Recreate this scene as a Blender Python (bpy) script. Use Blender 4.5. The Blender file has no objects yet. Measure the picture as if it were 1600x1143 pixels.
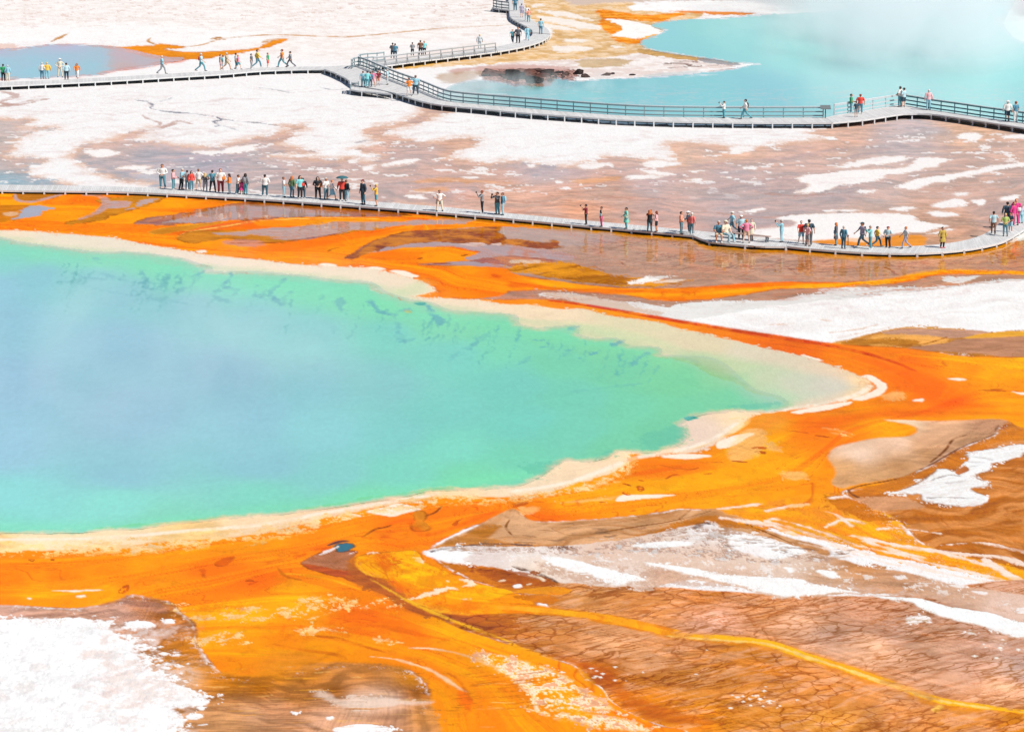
import bpy, bmesh, math, random
import numpy as np
from mathutils import Vector, Matrix
random.seed(7)
R = math.radians
scene = bpy.context.scene
COL = scene.collection

# ------------------------------------------------------------ camera, light
CAM_H = 37.0          # height of the overlook above the basin, metres
FPX = 4900.0          # focal length in photo pixels (photo 1600 x 1143)
HORIZON = -410.0      # photo row of the horizon
PITCH = math.atan((571.5 - HORIZON) / FPX)
cam_d = bpy.data.cameras.new('camera'); cam = bpy.data.objects.new('camera', cam_d)
COL.objects.link(cam); scene.camera = cam
cam.location = (0, 0, CAM_H); cam.rotation_euler = (R(90) - PITCH, 0, 0)
cam_d.sensor_width = 36.0; cam_d.lens = FPX / 1600 * 36.0
cam_d.clip_start = 1.0; cam_d.clip_end = 40000.0

SUN_EL = 47.0
SUN_TO = Vector((1.25, -0.85, 0)).normalized()      # horizontal direction towards the sun
world = bpy.data.worlds.new("World"); scene.world = world; world.use_nodes = True
wn = world.node_tree; wn.nodes.clear()
sky = wn.nodes.new('ShaderNodeTexSky'); sky.sky_type = 'NISHITA'; sky.sun_disc = False
sky.sun_elevation = R(SUN_EL); sky.sun_rotation = math.atan2(SUN_TO.x, SUN_TO.y)
sky.altitude = 2200; sky.air_density = 1.0; sky.dust_density = 1.0
bg = wn.nodes.new('ShaderNodeBackground'); bg.inputs[1].default_value = 0.085
wo = wn.nodes.new('ShaderNodeOutputWorld')
wn.links.new(sky.outputs[0], bg.inputs[0]); wn.links.new(bg.outputs[0], wo.inputs[0])
sl = bpy.data.lights.new('sun', 'SUN'); sun = bpy.data.objects.new('sun', sl); COL.objects.link(sun)
sl.energy = 4.45; sl.angle = R(0.5); sl.color = (1.0, 0.955, 0.885)
to_sun = Vector((SUN_TO.x * math.cos(R(SUN_EL)), SUN_TO.y * math.cos(R(SUN_EL)), math.sin(R(SUN_EL))))
sun.rotation_euler = to_sun.to_track_quat('Z', 'Y').to_euler()
scene.view_settings.view_transform = 'Standard'; scene.view_settings.look = 'None'
scene.view_settings.exposure = 0.27; scene.view_settings.gamma = 1.0
scene.view_settings.use_curve_mapping = False
scene.render.resolution_x = 1024; scene.render.resolution_y = 731
scene.render.engine = 'CYCLES'

# ------------------------------------------------------------ helpers
CP, SP = math.cos(PITCH), math.sin(PITCH)
def at(u, v, z=0.0):
    """photo pixel -> point of the world on the level plane at height z"""
    a = (u - 800.0) / FPX; b = (v - 571.5) / FPX
    dy = CP - b * SP; dz = -SP - b * CP
    t = (z - CAM_H) / dz
    return Vector((a * t, dy * t, z))

def s2l(c):
    c = np.asarray(c, dtype=np.float64) / 255.0
    return np.where(c <= 0.04045, c / 12.92, ((c + 0.055) / 1.055) ** 2.4)
GAIN = np.array([1.27, 1.255, 1.30])     # how bright a white diffuse sheet renders in this light
def alb(c):
    """colour a surface shows in this daylight -> its reflectance"""
    return np.clip(s2l(c) / GAIN, 0.0, 0.84)

def tag(o, label=None, cat=None, group=None, kind=None):
    if label: o['label'] = label
    if cat: o['category'] = cat
    if group: o['group'] = group
    if kind: o['kind'] = kind
    return o
def empty(name, loc=(0, 0, 0), rz=0.0):
    o = bpy.data.objects.new(name, None); COL.objects.link(o)
    o.location = loc; o.rotation_euler = (0, 0, rz); o.empty_display_size = 0.2
    return o
def link(name, me, parent=None, mat=None, color=None):
    o = bpy.data.objects.new(name, me); COL.objects.link(o)
    if parent is not None: o.parent = parent
    if mat is not None and not me.materials: me.materials.append(mat)
    if color is not None: o.color = tuple(color) + (1.0,)
    return o

class MB:
    """collects shapes and links them as one mesh object"""
    def __init__(s): s.v = []; s.f = []
    def add(s, vs, fs):
        n = len(s.v); s.v += [tuple(p) for p in vs]; s.f += [tuple(i + n for i in f) for f in fs]
    def box(s, c, size, rz=0.0, tilt=None):
        c = Vector(c); x, y, z = size[0] / 2, size[1] / 2, size[2] / 2
        m = Matrix.Rotation(rz, 3, 'Z')
        if tilt is not None: m = m @ Matrix.Rotation(tilt, 3, 'X')
        vs = [c + m @ Vector((a * x, b * y, d * z)) for a in (-1, 1) for b in (-1, 1) for d in (-1, 1)]
        s.add(vs, [(0, 1, 3, 2), (4, 6, 7, 5), (0, 4, 5, 1), (2, 3, 7, 6), (0, 2, 6, 4), (1, 5, 7, 3)])
    def bar(s, a, b, w, h):
        """rectangular beam from a to b, w wide (level), h high"""
        a = Vector(a); b = Vector(b); d = (b - a).normalized()
        side = d.cross(Vector((0, 0, 1)))
        if side.length < 1e-4: side = Vector((1, 0, 0))
        side.normalize(); up = side.cross(d).normalized()
        vs = [p + side * (i * w / 2) + up * (j * h / 2) for p in (a, b) for i, j in ((-1, -1), (1, -1), (1, 1), (-1, 1))]
        s.add(vs, [(0, 3, 2, 1), (4, 5, 6, 7), (0, 1, 5, 4), (1, 2, 6, 5), (2, 3, 7, 6), (3, 0, 4, 7)])
    def tube(s, pts, rad, n=8, cap=True):
        pts = [Vector(p) for p in pts]
        if not isinstance(rad, (list, tuple)): rad = [rad] * len(pts)
        rad = [(r if isinstance(r, (list, tuple)) else (r, r)) for r in rad]
        vs = []; fs = []; prev = None
        for i, p in enumerate(pts):
            if i == 0: d = pts[1] - p
            elif i == len(pts) - 1: d = p - pts[i - 1]
            else: d = (pts[i + 1] - p).normalized() + (p - pts[i - 1]).normalized()
            d.normalize()
            ref = Vector((1, 0, 0)) if abs(d.x) < 0.9 else Vector((0, 1, 0))
            bx = (ref - d * ref.dot(d)).normalized(); by = d.cross(bx)
            for k in range(n):
                a = 2 * math.pi * k / n
                vs.append(p + bx * math.cos(a) * rad[i][0] + by * math.sin(a) * rad[i][1])
        for i in range(len(pts) - 1):
            for k in range(n):
                fs.append((i * n + k, i * n + (k + 1) % n, (i + 1) * n + (k + 1) % n, (i + 1) * n + k))
        if cap:
            fs.append(tuple(range(n - 1, -1, -1))); fs.append(tuple((len(pts) - 1) * n + k for k in range(n)))
        s.add(vs, fs)
    def ball(s, c, r, n=10, m=7):
        c = Vector(c); r = r if isinstance(r, (list, tuple)) else (r, r, r)
        vs = [c + Vector((0, 0, r[2]))]; fs = []
        for i in range(1, m):
            t = math.pi * i / m
            for k in range(n):
                a = 2 * math.pi * k / n
                vs.append(c + Vector((math.sin(t) * math.cos(a) * r[0], math.sin(t) * math.sin(a) * r[1], math.cos(t) * r[2])))
        vs.append(c - Vector((0, 0, r[2])))
        for k in range(n): fs.append((0, 1 + k, 1 + (k + 1) % n))
        for i in range(m - 2):
            for k in range(n):
                fs.append((1 + i * n + k, 1 + (i + 1) * n + k, 1 + (i + 1) * n + (k + 1) % n, 1 + i * n + (k + 1) % n))
        b = 1 + (m - 2) * n; e = len(vs) - 1
        for k in range(n): fs.append((e, b + (k + 1) % n, b + k))
        s.add(vs, fs)
    def mesh(s, name, smooth=False):
        me = bpy.data.meshes.new(name); me.from_pydata(s.v, [], s.f); me.update()
        if smooth: me.shade_smooth()
        return me
    def build(s, name, mat, parent=None, smooth=False, color=None):
        return link(name, s.mesh(name, smooth), parent, mat, color)

# node material helper
def newmat(name):
    m = bpy.data.materials.new(name); m.use_nodes = True
    nt = m.node_tree; b = nt.nodes['Principled BSDF']
    return m, nt, b
def N(nt, kind, **kw):
    n = nt.nodes.new(kind)
    for k, v in kw.items():
        if k.startswith('i_'):
            key = k[2:]; key = int(key) if key.isdigit() else key
            n.inputs[key].default_value = v
        else: setattr(n, k, v)
    return n
def mathn(nt, op, a, b=None, c=None, clamp=False):
    n = nt.nodes.new('ShaderNodeMath'); n.operation = op; n.use_clamp = clamp
    for i, x in enumerate((a, b, c)):
        if x is None: continue
        if hasattr(x, 'node'): nt.links.new(x, n.inputs[i])
        else: n.inputs[i].default_value = x
    return n.outputs[0]
def mixc(nt, fac, a, b, mode='MIX'):
    n = nt.nodes.new('ShaderNodeMix'); n.data_type = 'RGBA'; n.blend_type = mode
    for s_, x in ((n.inputs[0], fac), (n.inputs[6], a), (n.inputs[7], b)):
        if hasattr(x, 'node'): nt.links.new(x, s_)
        elif isinstance(x, (int, float)): s_.default_value = x
        else: s_.default_value = tuple(x) + ((1.0,) if len(x) == 3 else ())
    return n.outputs[2]
# ------------------------------------------------------------ the ground sheet
# One sheet laid on a graded grid: fine where the basin is, wide towards the horizon.
gu = np.concatenate([[-9000, -3500, -1500, -800, -450, -260], np.arange(-170, 1771, 1.5), [1860, 2050, 2400, 3100, 5100, 10600]])
gv = np.concatenate([[-402, -385, -340, -270, -190, -120], np.arange(-70, 1216, 1.3), [1270, 1400, 1700, 2600, 5200]])
NU, NV = len(gu), len(gv)
U, V = np.meshgrid(gu, gv)                      # rows = gv
a_ = (U - 800.0) / FPX; b_ = (V - 571.5) / FPX
t_ = -CAM_H / (-SP - b_ * CP)
X = a_ * t_; Y = (CP - b_ * SP) * t_
Uc = np.clip(U, -170, 1770); Vc = np.clip(V, -70, 1216)

_rs = np.random.RandomState(11)
_LAT = _rs.rand(256, 256) * 2 - 1
def vnoise(x, y):
    xi = np.floor(x).astype(np.int64); yi = np.floor(y).astype(np.int64)
    fx = x - xi; fy = y - yi
    fx = fx * fx * (3 - 2 * fx); fy = fy * fy * (3 - 2 * fy)
    x0 = xi & 255; x1 = (xi + 1) & 255; y0 = yi & 255; y1 = (yi + 1) & 255
    a = _LAT[y0, x0]; b = _LAT[y0, x1]; c = _LAT[y1, x0]; d = _LAT[y1, x1]
    return (a + (b - a) * fx) * (1 - fy) + (c + (d - c) * fx) * fy
def fbm(x, y, o=4, g=0.5):
    s = np.zeros_like(x); a = 1.0; t = 0
    for i in range(o):
        s += a * vnoise(x * 2 ** i + 17.3 * i, y * 2 ** i + 9.1 * i); t += a; a *= g
    return s / t * 1.6
N_A = fbm(X / 5.0, Y / 10.0, 4)                 # broad wander
N_A2 = fbm(X / 5.0 + 71, Y / 10.0 + 31, 4)
N_B = fbm(X / 1.2, Y / 1.7, 4, 0.6)             # ragged edges
N_B2 = fbm(X / 1.2 + 40, Y / 1.7 + 77, 3, 0.6)
N_F = fbm(X / 0.18, Y / 0.5, 3, 0.7)            # grain
N_G = fbm(X / 0.5, Y / 0.75, 4, 0.7)                   # lace and crumbs
N_H = fbm(X / 0.15 + 3, Y / 0.28, 3, 0.7)
N_S = fbm(X / 3.0 + N_A * 0.8, Y / 1.3 + N_A * 3.0, 4, 0.6)    # streaks along the flow
N_S2 = fbm(X / 1.5 + 9, Y / 0.6 + N_A * 4.0, 3, 0.6)

C = np.zeros(U.shape + (3,)); C[:] = alb((246, 241, 241))
MCR = np.zeros(U.shape); MWT = np.zeros(U.shape)          # cracks, wetness
WB = 1.0
KU = 0.36                                                  # across counts less than along: the view is slanted

def pts(s):
    return [tuple(float(q) for q in p.split(',')) for p in s.split()]
def smooth_line(p, closed, n=5):
    p = np.array(p, dtype=float); m = len(p); out = []
    rng = range(m) if closed else range(m - 1)
    for i in rng:
        if closed: a, b, c, d = p[i - 1], p[i], p[(i + 1) % m], p[(i + 2) % m]
        else: a, b, c, d = p[max(i - 1, 0)], p[i], p[i + 1], p[min(i + 2, m - 1)]
        for k in range(n):
            t = k / n
            out.append(0.5 * ((2 * b) + (c - a) * t + (2 * a - 5 * b + 4 * c - d) * t * t + (3 * b - a - 3 * c + d) * t ** 3))
    if not closed: out.append(p[-1])
    return np.array(out)
def window(q, mg):
    u0, u1 = q[:, 0].min() - mg * 3, q[:, 0].max() + mg * 3
    v0, v1 = q[:, 1].min() - mg, q[:, 1].max() + mg
    if u0 <= -150: u0 = -1e9
    if u1 >= 1750: u1 = 1e9
    if v0 <= -60: v0 = -1e9
    if v1 >= 1200: v1 = 1e9
    iu = np.where((gu >= u0) & (gu <= u1))[0]; iv = np.where((gv >= v0) & (gv <= v1))[0]
    if len(iu) == 0 or len(iv) == 0: return None
    return slice(iv[0], iv[-1] + 1), slice(iu[0], iu[-1] + 1)
def sdf(q, uu, vv, closed=True):
    """signed distance in slanted pixels, negative inside"""
    d2 = np.full(uu.shape, 1e12); ins = np.zeros(uu.shape, bool); tt = np.zeros(uu.shape)
    m = len(q); x = uu * KU; y = vv; seg = m if closed else m - 1
    for i in range(seg):
        ax, ay = q[i, 0] * KU, q[i, 1]; bx, by = q[(i + 1) % m, 0] * KU, q[(i + 1) % m, 1]
        ex, ey = bx - ax, by - ay; L = ex * ex + ey * ey + 1e-9
        h = np.clip(((x - ax) * ex + (y - ay) * ey) / L, 0, 1)
        dd = (x - ax - ex * h) ** 2 + (y - ay - ey * h) ** 2
        if closed:
            if ay != by:
                c = ((ay > y) != (by > y)) & (x < (bx - ax) * (y - ay) / (by - ay) + ax)
                ins ^= c
        else:
            nb = dd < d2; tt = np.where(nb, (i + h) / seg, tt)
        d2 = np.minimum(d2, dd)
    d = np.sqrt(d2)
    return (np.where(ins, -d, d)) if closed else (d, tt)
def sst(a, b, x):
    t = np.clip((x - a) / (b - a + 1e-9), 0, 1); return t * t * (3 - 2 * t)
def blend(w, sl, col, cr=None, wt=None):
    if callable(col): cc = col(sl)
    else: cc = alb(col)
    C[sl] = C[sl] * (1 - w[..., None]) + cc * w[..., None]
    if cr is not None: MCR[sl] = MCR[sl] * (1 - w) + cr * w
    if wt is not None: MWT[sl] = MWT[sl] * (1 - w) + wt * w
def P(col, s, soft=1.5, warp=1.0, rag=0.0, al=1.0, cr=None, wt=None, edge=None, ew=1.2, noi=0.0, sm=True, thr=None, brk=None):
    """a patch: colour, outline, softness, wander, raggedness, strength; edge = colour of a thin rim"""
    q = smooth_line(pts(s), True, 4) if sm else np.array(pts(s))
    sl = window(q, soft + abs(warp) * 2 + rag * 2 + 4)
    if sl is None: return None
    d = sdf(q, Uc[sl] + 4 * warp * N_A2[sl] + 2.5 * WB * N_B2[sl], Vc[sl] + warp * N_A[sl] + 0.8 * WB * N_B[sl])
    if rag: d = d + rag * (0.7 * N_B[sl] + 0.5 * N_G[sl] + 0.25 * N_F[sl])
    if wt is not None and wt >= .9 and rag < 2 and brk is None: d = d + 1.6 * N_S2[sl] + 1.0 * N_S[sl]
    w = (1 - sst(-soft / 2, soft / 2, d)) * al
    if brk is None: brk = rag >= 1.3 and q[:, 1].mean() > 430
    if brk:                                   # holes just inside the rim, crumbs just outside
        gg = N_G[sl] + 0.4 * N_H[sl]; r_ = max(3.0, rag * 2.2)
        w = w * (1 - 0.85 * sst(0.30, 0.52, gg) * np.exp(-(d / r_) ** 2))
        w = np.maximum(w, sst(0.40, 0.55, gg * np.exp(-(np.maximum(d, 0) / (r_ * 1.3)) ** 2)) * al)
    if thr is not None: w = w * sst(thr - .12, thr + .12, N_G[sl] + 0.5 * N_H[sl])
    if noi: w = w * np.clip(1 - noi * (0.5 + N_S[sl]), 0, 1)
    blend(w, sl, col, cr, wt)
    if edge is not None:
        blend(np.exp(-(d / ew) ** 2) * 0.75 * al * sst(-.7, .2, N_B2[sl]), sl, edge)
    return d, sl
def L(col, s, w=1.5, soft=1.0, warp=0.6, rag=0.0, al=1.0, taper=0.6, cr=None, wt=None, n=4):
    """a stroke: colour, line, half width; taper thins the ends"""
    q = smooth_line(pts(s), False, n)
    sl = window(q, w + soft + 3 + rag)
    if sl is None: return
    d, t = sdf(q, Uc[sl] + 3 * warp * N_A2[sl], Vc[sl] + warp * N_A[sl], False)
    ww = w * (1 - taper * np.abs(2 * t - 1) ** 2)
    if rag: d = d + rag * (0.8 * N_B[sl] + 0.6 * N_F[sl])
    k = (1 - sst(ww - soft / 2, ww + soft / 2, d)) * al * (0.35 + 0.65 * sst(-0.6, 0.1, N_B2[sl] + 0.3 * N_F[sl]))
    blend(k, sl, col, cr, wt)
def rbf(samples, pw=3.0, ku=0.55):
    S = np.array([(a, b) for a, b, c in samples], float); K = np.array([alb(c) for a, b, c in samples])
    def f(sl):
        uu = Uc[sl] + 14 * N_A[sl]; vv = Vc[sl] + 5 * N_A2[sl]
        acc = np.zeros(uu.shape + (3,)); wsum = np.zeros(uu.shape)
        for (a, b), k in zip(S, K):
            w = 1.0 / (((uu - a) * ku) ** 2 + (vv - b) ** 2 + 60.0) ** (pw / 2)
            acc += w[..., None] * k; wsum += w
        return acc / wsum[..., None]
    return f
def mixnoise(c1, c2, n, lo=-0.5, hi=0.5):
    a, b = alb(c1), alb(c2)
    def f(sl):
        t = sst(lo, hi, n[sl])[..., None]; return a * (1 - t) + b * t
    return f

# flow field: one value per guide line, the films streak along the lines between them
GUIDES = (
 (0, '-200,864 0,861 150,857 300,845 450,822 600,790 680,777 800,776 900,757 975,726 1087,706 1160,665 1250,637 1340,622 1360,605 1300,572 1150,533 960,494'),
 (1, '-200,902 0,900 200,890 350,860 480,845 600,815 700,800 780,795 900,785 1050,760 1150,740 1250,700 1300,655 1420,635 1450,600 1380,570 1250,540 1100,508'),
 (2, '-200,946 0,944 175,942 200,917 330,895 430,878 500,860 570,835 640,842 700,825 800,793 840,815 925,811 1060,796 1150,790 1290,765 1320,715 1380,672 1500,645 1600,645 1780,650'),
 (2.6, '700,846 800,835 925,830 1060,806 1120,800 1200,828 1300,850 1400,870 1600,900 1780,930'),
 (3.2, '664,862 800,856 975,842 1087,822 1200,842 1320,870 1450,895 1600,925 1780,960'), (3.9, '680,878 800,890 925,911 1075,906 1200,928 1350,926 1500,952 1600,990 1780,1020'),
 (4.6, '640,905 700,918 800,928 1000,950 1200,978 1400,1030 1600,1075'), (5.2, '560,868 600,905 680,945 800,950 960,966 1137,998 1270,1027 1400,1071 1540,1104 1780,1130'),
 (5.9, '540,880 600,925 700,966 850,990 1000,1040 1200,1070 1400,1120 1600,1180'), (6.6, '270,942 350,925 430,898 460,893 560,910 640,950 720,985 800,1008 900,1045 950,1090 1050,1138 1200,1240'),
 (7.4, '290,960 420,955 560,960 660,990 740,1025 820,1060 870,1100 960,1140 1050,1240'), (8.2, '305,1000 400,998 500,1008 600,1028 690,1056 730,1090 750,1143 770,1240'), (9, '330,1042 450,1043 560,1045 640,1055 680,1090 690,1143 690,1240'),
 (-1.2, '1780,690 1600,690 1540,715 1460,760 1400,800 1450,850 1600,880'), (2.2, '1340,760 1450,728 1560,672 1600,668 1780,680'),
 (1.5, '1420,560 1500,572 1600,585 1780,590'), (0.4, '1300,540 1420,547 1600,560 1780,562'),
 (-4, '-200,296 0,299 300,307 600,327 900,354 1084,370 1230,388 1400,397 1520,390 1600,362 1780,300'), (-3.2, '-200,320 0,318 120,304 250,315 400,318 560,330 700,343 850,356 1000,385 1100,400 1250,412 1400,414 1600,400'),
 (-2.6, '0,340 110,345 250,345 350,335 440,330 600,340 740,350 900,372 1000,400 1150,425 1300,430 1400,424 1600,414'), (-1.8, '0,352 150,356 280,366 400,352 520,345 650,350 560,380 700,370 800,395 900,425 1000,440 1200,445 1400,432 1600,424'),
 (-1, '-200,358 0,359 200,372 400,388 520,380 600,396 700,400 800,428 900,446 1000,455 1150,458 1300,450 1500,436 1780,428'), (-0.3, '0,362 200,384 400,405 570,418 660,440 700,462 850,476 1000,492 1200,535 1340,582'))
def flow_field():
    num = np.zeros(U.shape); den = np.zeros(U.shape); uu = (Uc + 5 * N_A2) * .45; vv = Vc + 1.5 * N_A
    for val, s in GUIDES:
        q = smooth_line(pts(s), False, 2); d2 = np.full(U.shape, 1e12)
        for i in range(len(q) - 1):
            ax, ay = q[i, 0] * .45, q[i, 1]; ex, ey = q[i + 1, 0] * .45 - ax, q[i + 1, 1] - ay
            h = np.clip(((uu - ax) * ex + (vv - ay) * ey) / (ex * ex + ey * ey + 1e-9), 0, 1)
            d2 = np.minimum(d2, (uu - ax - ex * h) ** 2 + (vv - ay - ey * h) ** 2)
        w = 1 / (d2 + 9.0) ** 1.6; num += w * val; den += w
    return num / den
PSI = flow_field()
FL1 = fbm(PSI * 3.2 + 10 + .12 * N_A, Uc / 330 + .2 * N_A2, 4, .62)
FL2 = fbm(PSI * 11 + 60 + .25 * N_A, Uc / 120 + .3 * N_A2, 4, .62)
FL3 = fbm(PSI * 30 + 90 + .5 * N_A2, Uc / 55 + .3 * N_A, 3, .6)
WHITE = (250, 246, 245); PINKW = (243, 226, 220); MAUVE = (203, 172, 165); GREYM = (188, 172, 174)
SALM = (222, 172, 150); ORG = (255, 150, 8); DORG = (252, 112, 6); GOLD = (255, 176, 20); BRG = (196, 116, 22)
DBR = (160, 78, 12); BRN = (196, 122, 64); PEACH = (255, 222, 182)

# ---- far field, top left
P(mixnoise((244, 231, 226), (250, 243, 240), N_B, -0.6, 0.5), '-200,-90 790,-90 800,20 760,60 640,75 560,96 440,92 300,70 120,60 -200,52', soft=26, warp=4)
P(WHITE, '-200,36 60,40 200,36 360,48 420,60 380,70 250,70 120,68 -200,72', soft=10, warp=2, al=0.8)
blend(sst(0.62, 0.80, N_B2 + 0.35 * N_F)[:260] * sst(66, 20, V[:260]) * 0.55, slice(0, 260), (215, 175, 160))
P((236, 206, 196), '-200,70 0,69 26,70 26,75 0,79 -200,80', soft=2, rag=2)
for s, w in (('235,60 232,65 245,70 262,72', 1.0), ('262,72 290,73 318,70 345,62 400,56 450,55 545,58 640,49 720,43 830,38', 0.9),
             ('330,62 342,60 352,63', 1.6), ('80,66 95,58 108,52', 1.0), ('86,62 98,58', 1.5), ('412,67 425,64 445,62', 2.6)):
    L((205, 150, 95), s, w, 0.9, 0.3)
P((236, 142, 26), '158,72 190,74 215,72 240,72 248,69 262,70 292,74 268,76 258,78 300,82 350,80 400,76 418,68 436,63 450,62 425,73 400,79 350,88 320,92 285,93 262,92 240,88 215,82 190,77', soft=1.2, warp=0.4, rag=1.0, edge=(205, 120, 20), ew=0.6)
# small pool at the left
POOL_L = '-200,79 0,78 50,74 90,70 160,73 200,79 240,88 265,91 284,92 278,94 250,99 225,105 180,110 150,117 90,121 30,123 0,124 -200,126'
P(rbf([(0, 84, (196, 178, 196)), (0, 100, (158, 203, 214)), (60, 110, (152, 206, 216)), (100, 74, (206, 178, 204)), (100, 88, (165, 196, 210)), (160, 90, (170, 196, 208)),
       (150, 104, (155, 204, 212)), (200, 88, (222, 170, 176)), (220, 96, (205, 178, 186)), (275, 93, (228, 172, 158)), (190, 106, (226, 170, 160)), (0, 122, (160, 205, 215)), (-150, 100, (150, 205, 214))]),
  POOL_L, soft=1.0, warp=0.2, wt=1, edge=(238, 140, 108), ew=1.6)
L((240, 146, 120), '165,74 200,80 240,90 282,95 250,99 225,105 190,109 155,115', 2.4, 3, .2, taper=.3, al=.8)

# ---- sandy orange ground round the upper right pool
TAN = mixnoise((226, 180, 122), (240, 208, 172), N_B, -0.5, 0.5)
P(TAN, '806,-90 985,-90 990,8 1000,14 1030,20 1100,22 1040,45 1010,62 1020,76 1085,88 1150,98 1060,100 960,96 900,101 840,98 760,100 700,105 640,108 585,108 600,103 700,92 780,84 830,72 862,56 860,44 822,20', soft=3, warp=1, rag=2.5)
P((226, 176, 96), '586,104 640,98 700,92 690,100 640,107 590,108', soft=2, rag=1)
P(PINKW, '612,96 660,90 720,84 770,70 750,66 700,76 640,86 596,94', soft=3, rag=1, al=0.8)
P((236, 190, 140), '-0,-0 1,-1 1,0', soft=1)
for s in ('840,26 870,28 905,34 935,40 948,46 915,46 880,40 850,34', '838,16 870,18 900,22 930,32 905,30 870,24', '850,38 890,44 905,50 880,48 850,42',
          '880,62 915,63 925,66 890,67', '868,72 910,73 925,77 895,82 872,80', '830,8 850,6 852,9 836,11', '960,72 975,74 960,76', '740,66 780,70 760,76'):
    P((249, 240, 234), s, soft=1.5, rag=1.6, al=0.9)
for s in ('933,16 975,19 1012,24 1090,17 1052,27 1040,36 1010,33 985,31 965,37 974,46 962,55 948,52 936,40 944,28', '953,59 985,58 1032,54 1018,61 992,68 970,67'):
    P(mixnoise((236, 130, 12), (250, 168, 60), N_B, -0.5, 0.6), s, soft=1.5, rag=1.2)
P((250, 246, 243), '948,30 985,33 1012,40 1030,49 1024,54 1008,59 985,60 955,56 972,47 965,38', soft=1, rag=0.8)
P((250, 247, 246), '978,12 1010,7 1040,4 1100,2 1200,2 1300,0 1330,6 1300,18 1200,21 1120,19 1050,16 1000,17', soft=2, rag=0.8)
P((214, 190, 176), '860,-90 1700,-90 1700,-4 1400,-2 1100,0 1000,4 940,6 880,0', soft=4, rag=2)
P((236, 140, 60), '1040,18 1085,18 1150,20 1180,22 1150,25 1090,22', soft=1.5, rag=0.8)
# ---- upper right pool, steam haze put into its paler colours
POOL_R = '1320,-90 1320,2 1300,18 1180,25 1120,30 1050,33 1020,40 1040,48 1034,54 1002,66 1022,78 1083,88 1150,97 1184,101 1150,108 1100,115 1060,119 1000,123 950,125 905,128 885,126 862,122 845,130 815,134 790,131 760,127 735,127 712,133 694,143 680,155 700,163 800,178 900,186 1000,194 1290,196 1300,192 1400,178 1420,176 1600,200 1780,225 1780,76 1640,74 1600,68 1582,60 1570,46 1566,34 1572,20 1600,-90'
P(rbf([(1050, 50, (136, 222, 218)), (1150, 60, (128, 224, 216)), (1230, 80, (132, 226, 218)), (1100, 40, (146, 228, 214)), (1250, 30, (154, 222, 220)), (1350, 40, (166, 220, 222)),
       (1450, 60, (164, 220, 222)), (1350, 120, (160, 224, 224)), (1500, 120, (152, 224, 222)), (1580, 100, (140, 222, 220)), (1200, 140, (132, 212, 216)), (1000, 150, (132, 214, 214)),
       (900, 155, (136, 216, 214)), (1100, 165, (134, 218, 216)), (760, 150, (166, 214, 208)), (700, 150, (198, 222, 214)), (850, 146, (138, 208, 206)), (960, 130, (116, 202, 200)), (800, 138, (126, 176, 172)), (740, 136, (166, 186, 176)), (870, 130, (86, 166, 164)), (1450, 0, (168, 220, 222))]),
  POOL_R, soft=1.5, warp=0.3, rag=0.8, wt=1, cr=0)
P((240, 232, 230), '1556,28 1600,25 1780,20 1780,60 1620,60 1590,54 1566,44', soft=10, rag=2)
P((248, 246, 244), '1572,40 1600,33 1780,28 1780,78 1640,74 1600,68 1582,60', soft=5, rag=2)
P((190, 165, 165), '1575,2 1600,0 1780,-5 1780,22 1600,24 1580,18', soft=5, rag=2, al=0.8)
for s in ('1004,77 1030,80 1060,85', '1050,84 1080,89 1110,93', '1160,99 1175,101 1186,101', '690,150 720,147 760,148 790,147', '1070,121 1100,118 1120,117'):
    L((236, 246, 244), s, 1.2, 1.2, 0.3, rag=0.8)
# spit of land
P(mixnoise((232, 212, 206), (247, 238, 234), N_B2, -0.4, 0.5), '740,106 800,98 860,94 900,93 960,90 1010,82 1040,86 1083,92 1130,99 1148,101 1150,104 1120,107 1060,115 1000,121 950,124 915,121 880,112 820,112 760,113', soft=1.5, rag=2)
P((205, 160, 100), '1000,76 1030,80 1075,88 1110,93 1095,95 1040,90 1005,84', soft=1, rag=1)
P((205, 170, 120), '905,96 950,92 985,96 970,104 930,108 908,104', soft=2, rag=2.5, al=0.8)
P((150, 150, 158), '1090,92 1112,92 1140,97 1160,101 1130,101 1100,97', soft=1.2, rag=1, al=0.85)
for s in ('1036,100 1060,99 1080,102', '1045,107 1070,105 1095,104', '1050,97 1075,96 1090,98', '1110,103 1135,102 1150,104'):
    L((140, 112, 104), s, 1.2, 1, 0.5, rag=1.2)
L((196, 118, 70), '1100,113 1125,110 1148,108', 1.2, 1, 0.2, rag=0.5)
P((205, 205, 205), '1010,118 1060,114 1100,113 1060,119 1020,122', soft=2, al=0.8)
P(mixnoise((120, 84, 76), (196, 150, 140), N_F, -.5, .5), '748,108 790,104 840,104 880,107 905,112 900,124 870,126 850,134 815,136 790,132 765,128 745,120', soft=1.5, rag=2.5)
P((214, 176, 168), '700,110 760,103 840,101 900,106 880,109 800,107 750,110 710,116', soft=3, rag=2)
P((196, 160, 130), '684,118 720,113 752,112 745,122 720,130 690,128', soft=4, rag=1, al=0.8)

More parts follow.
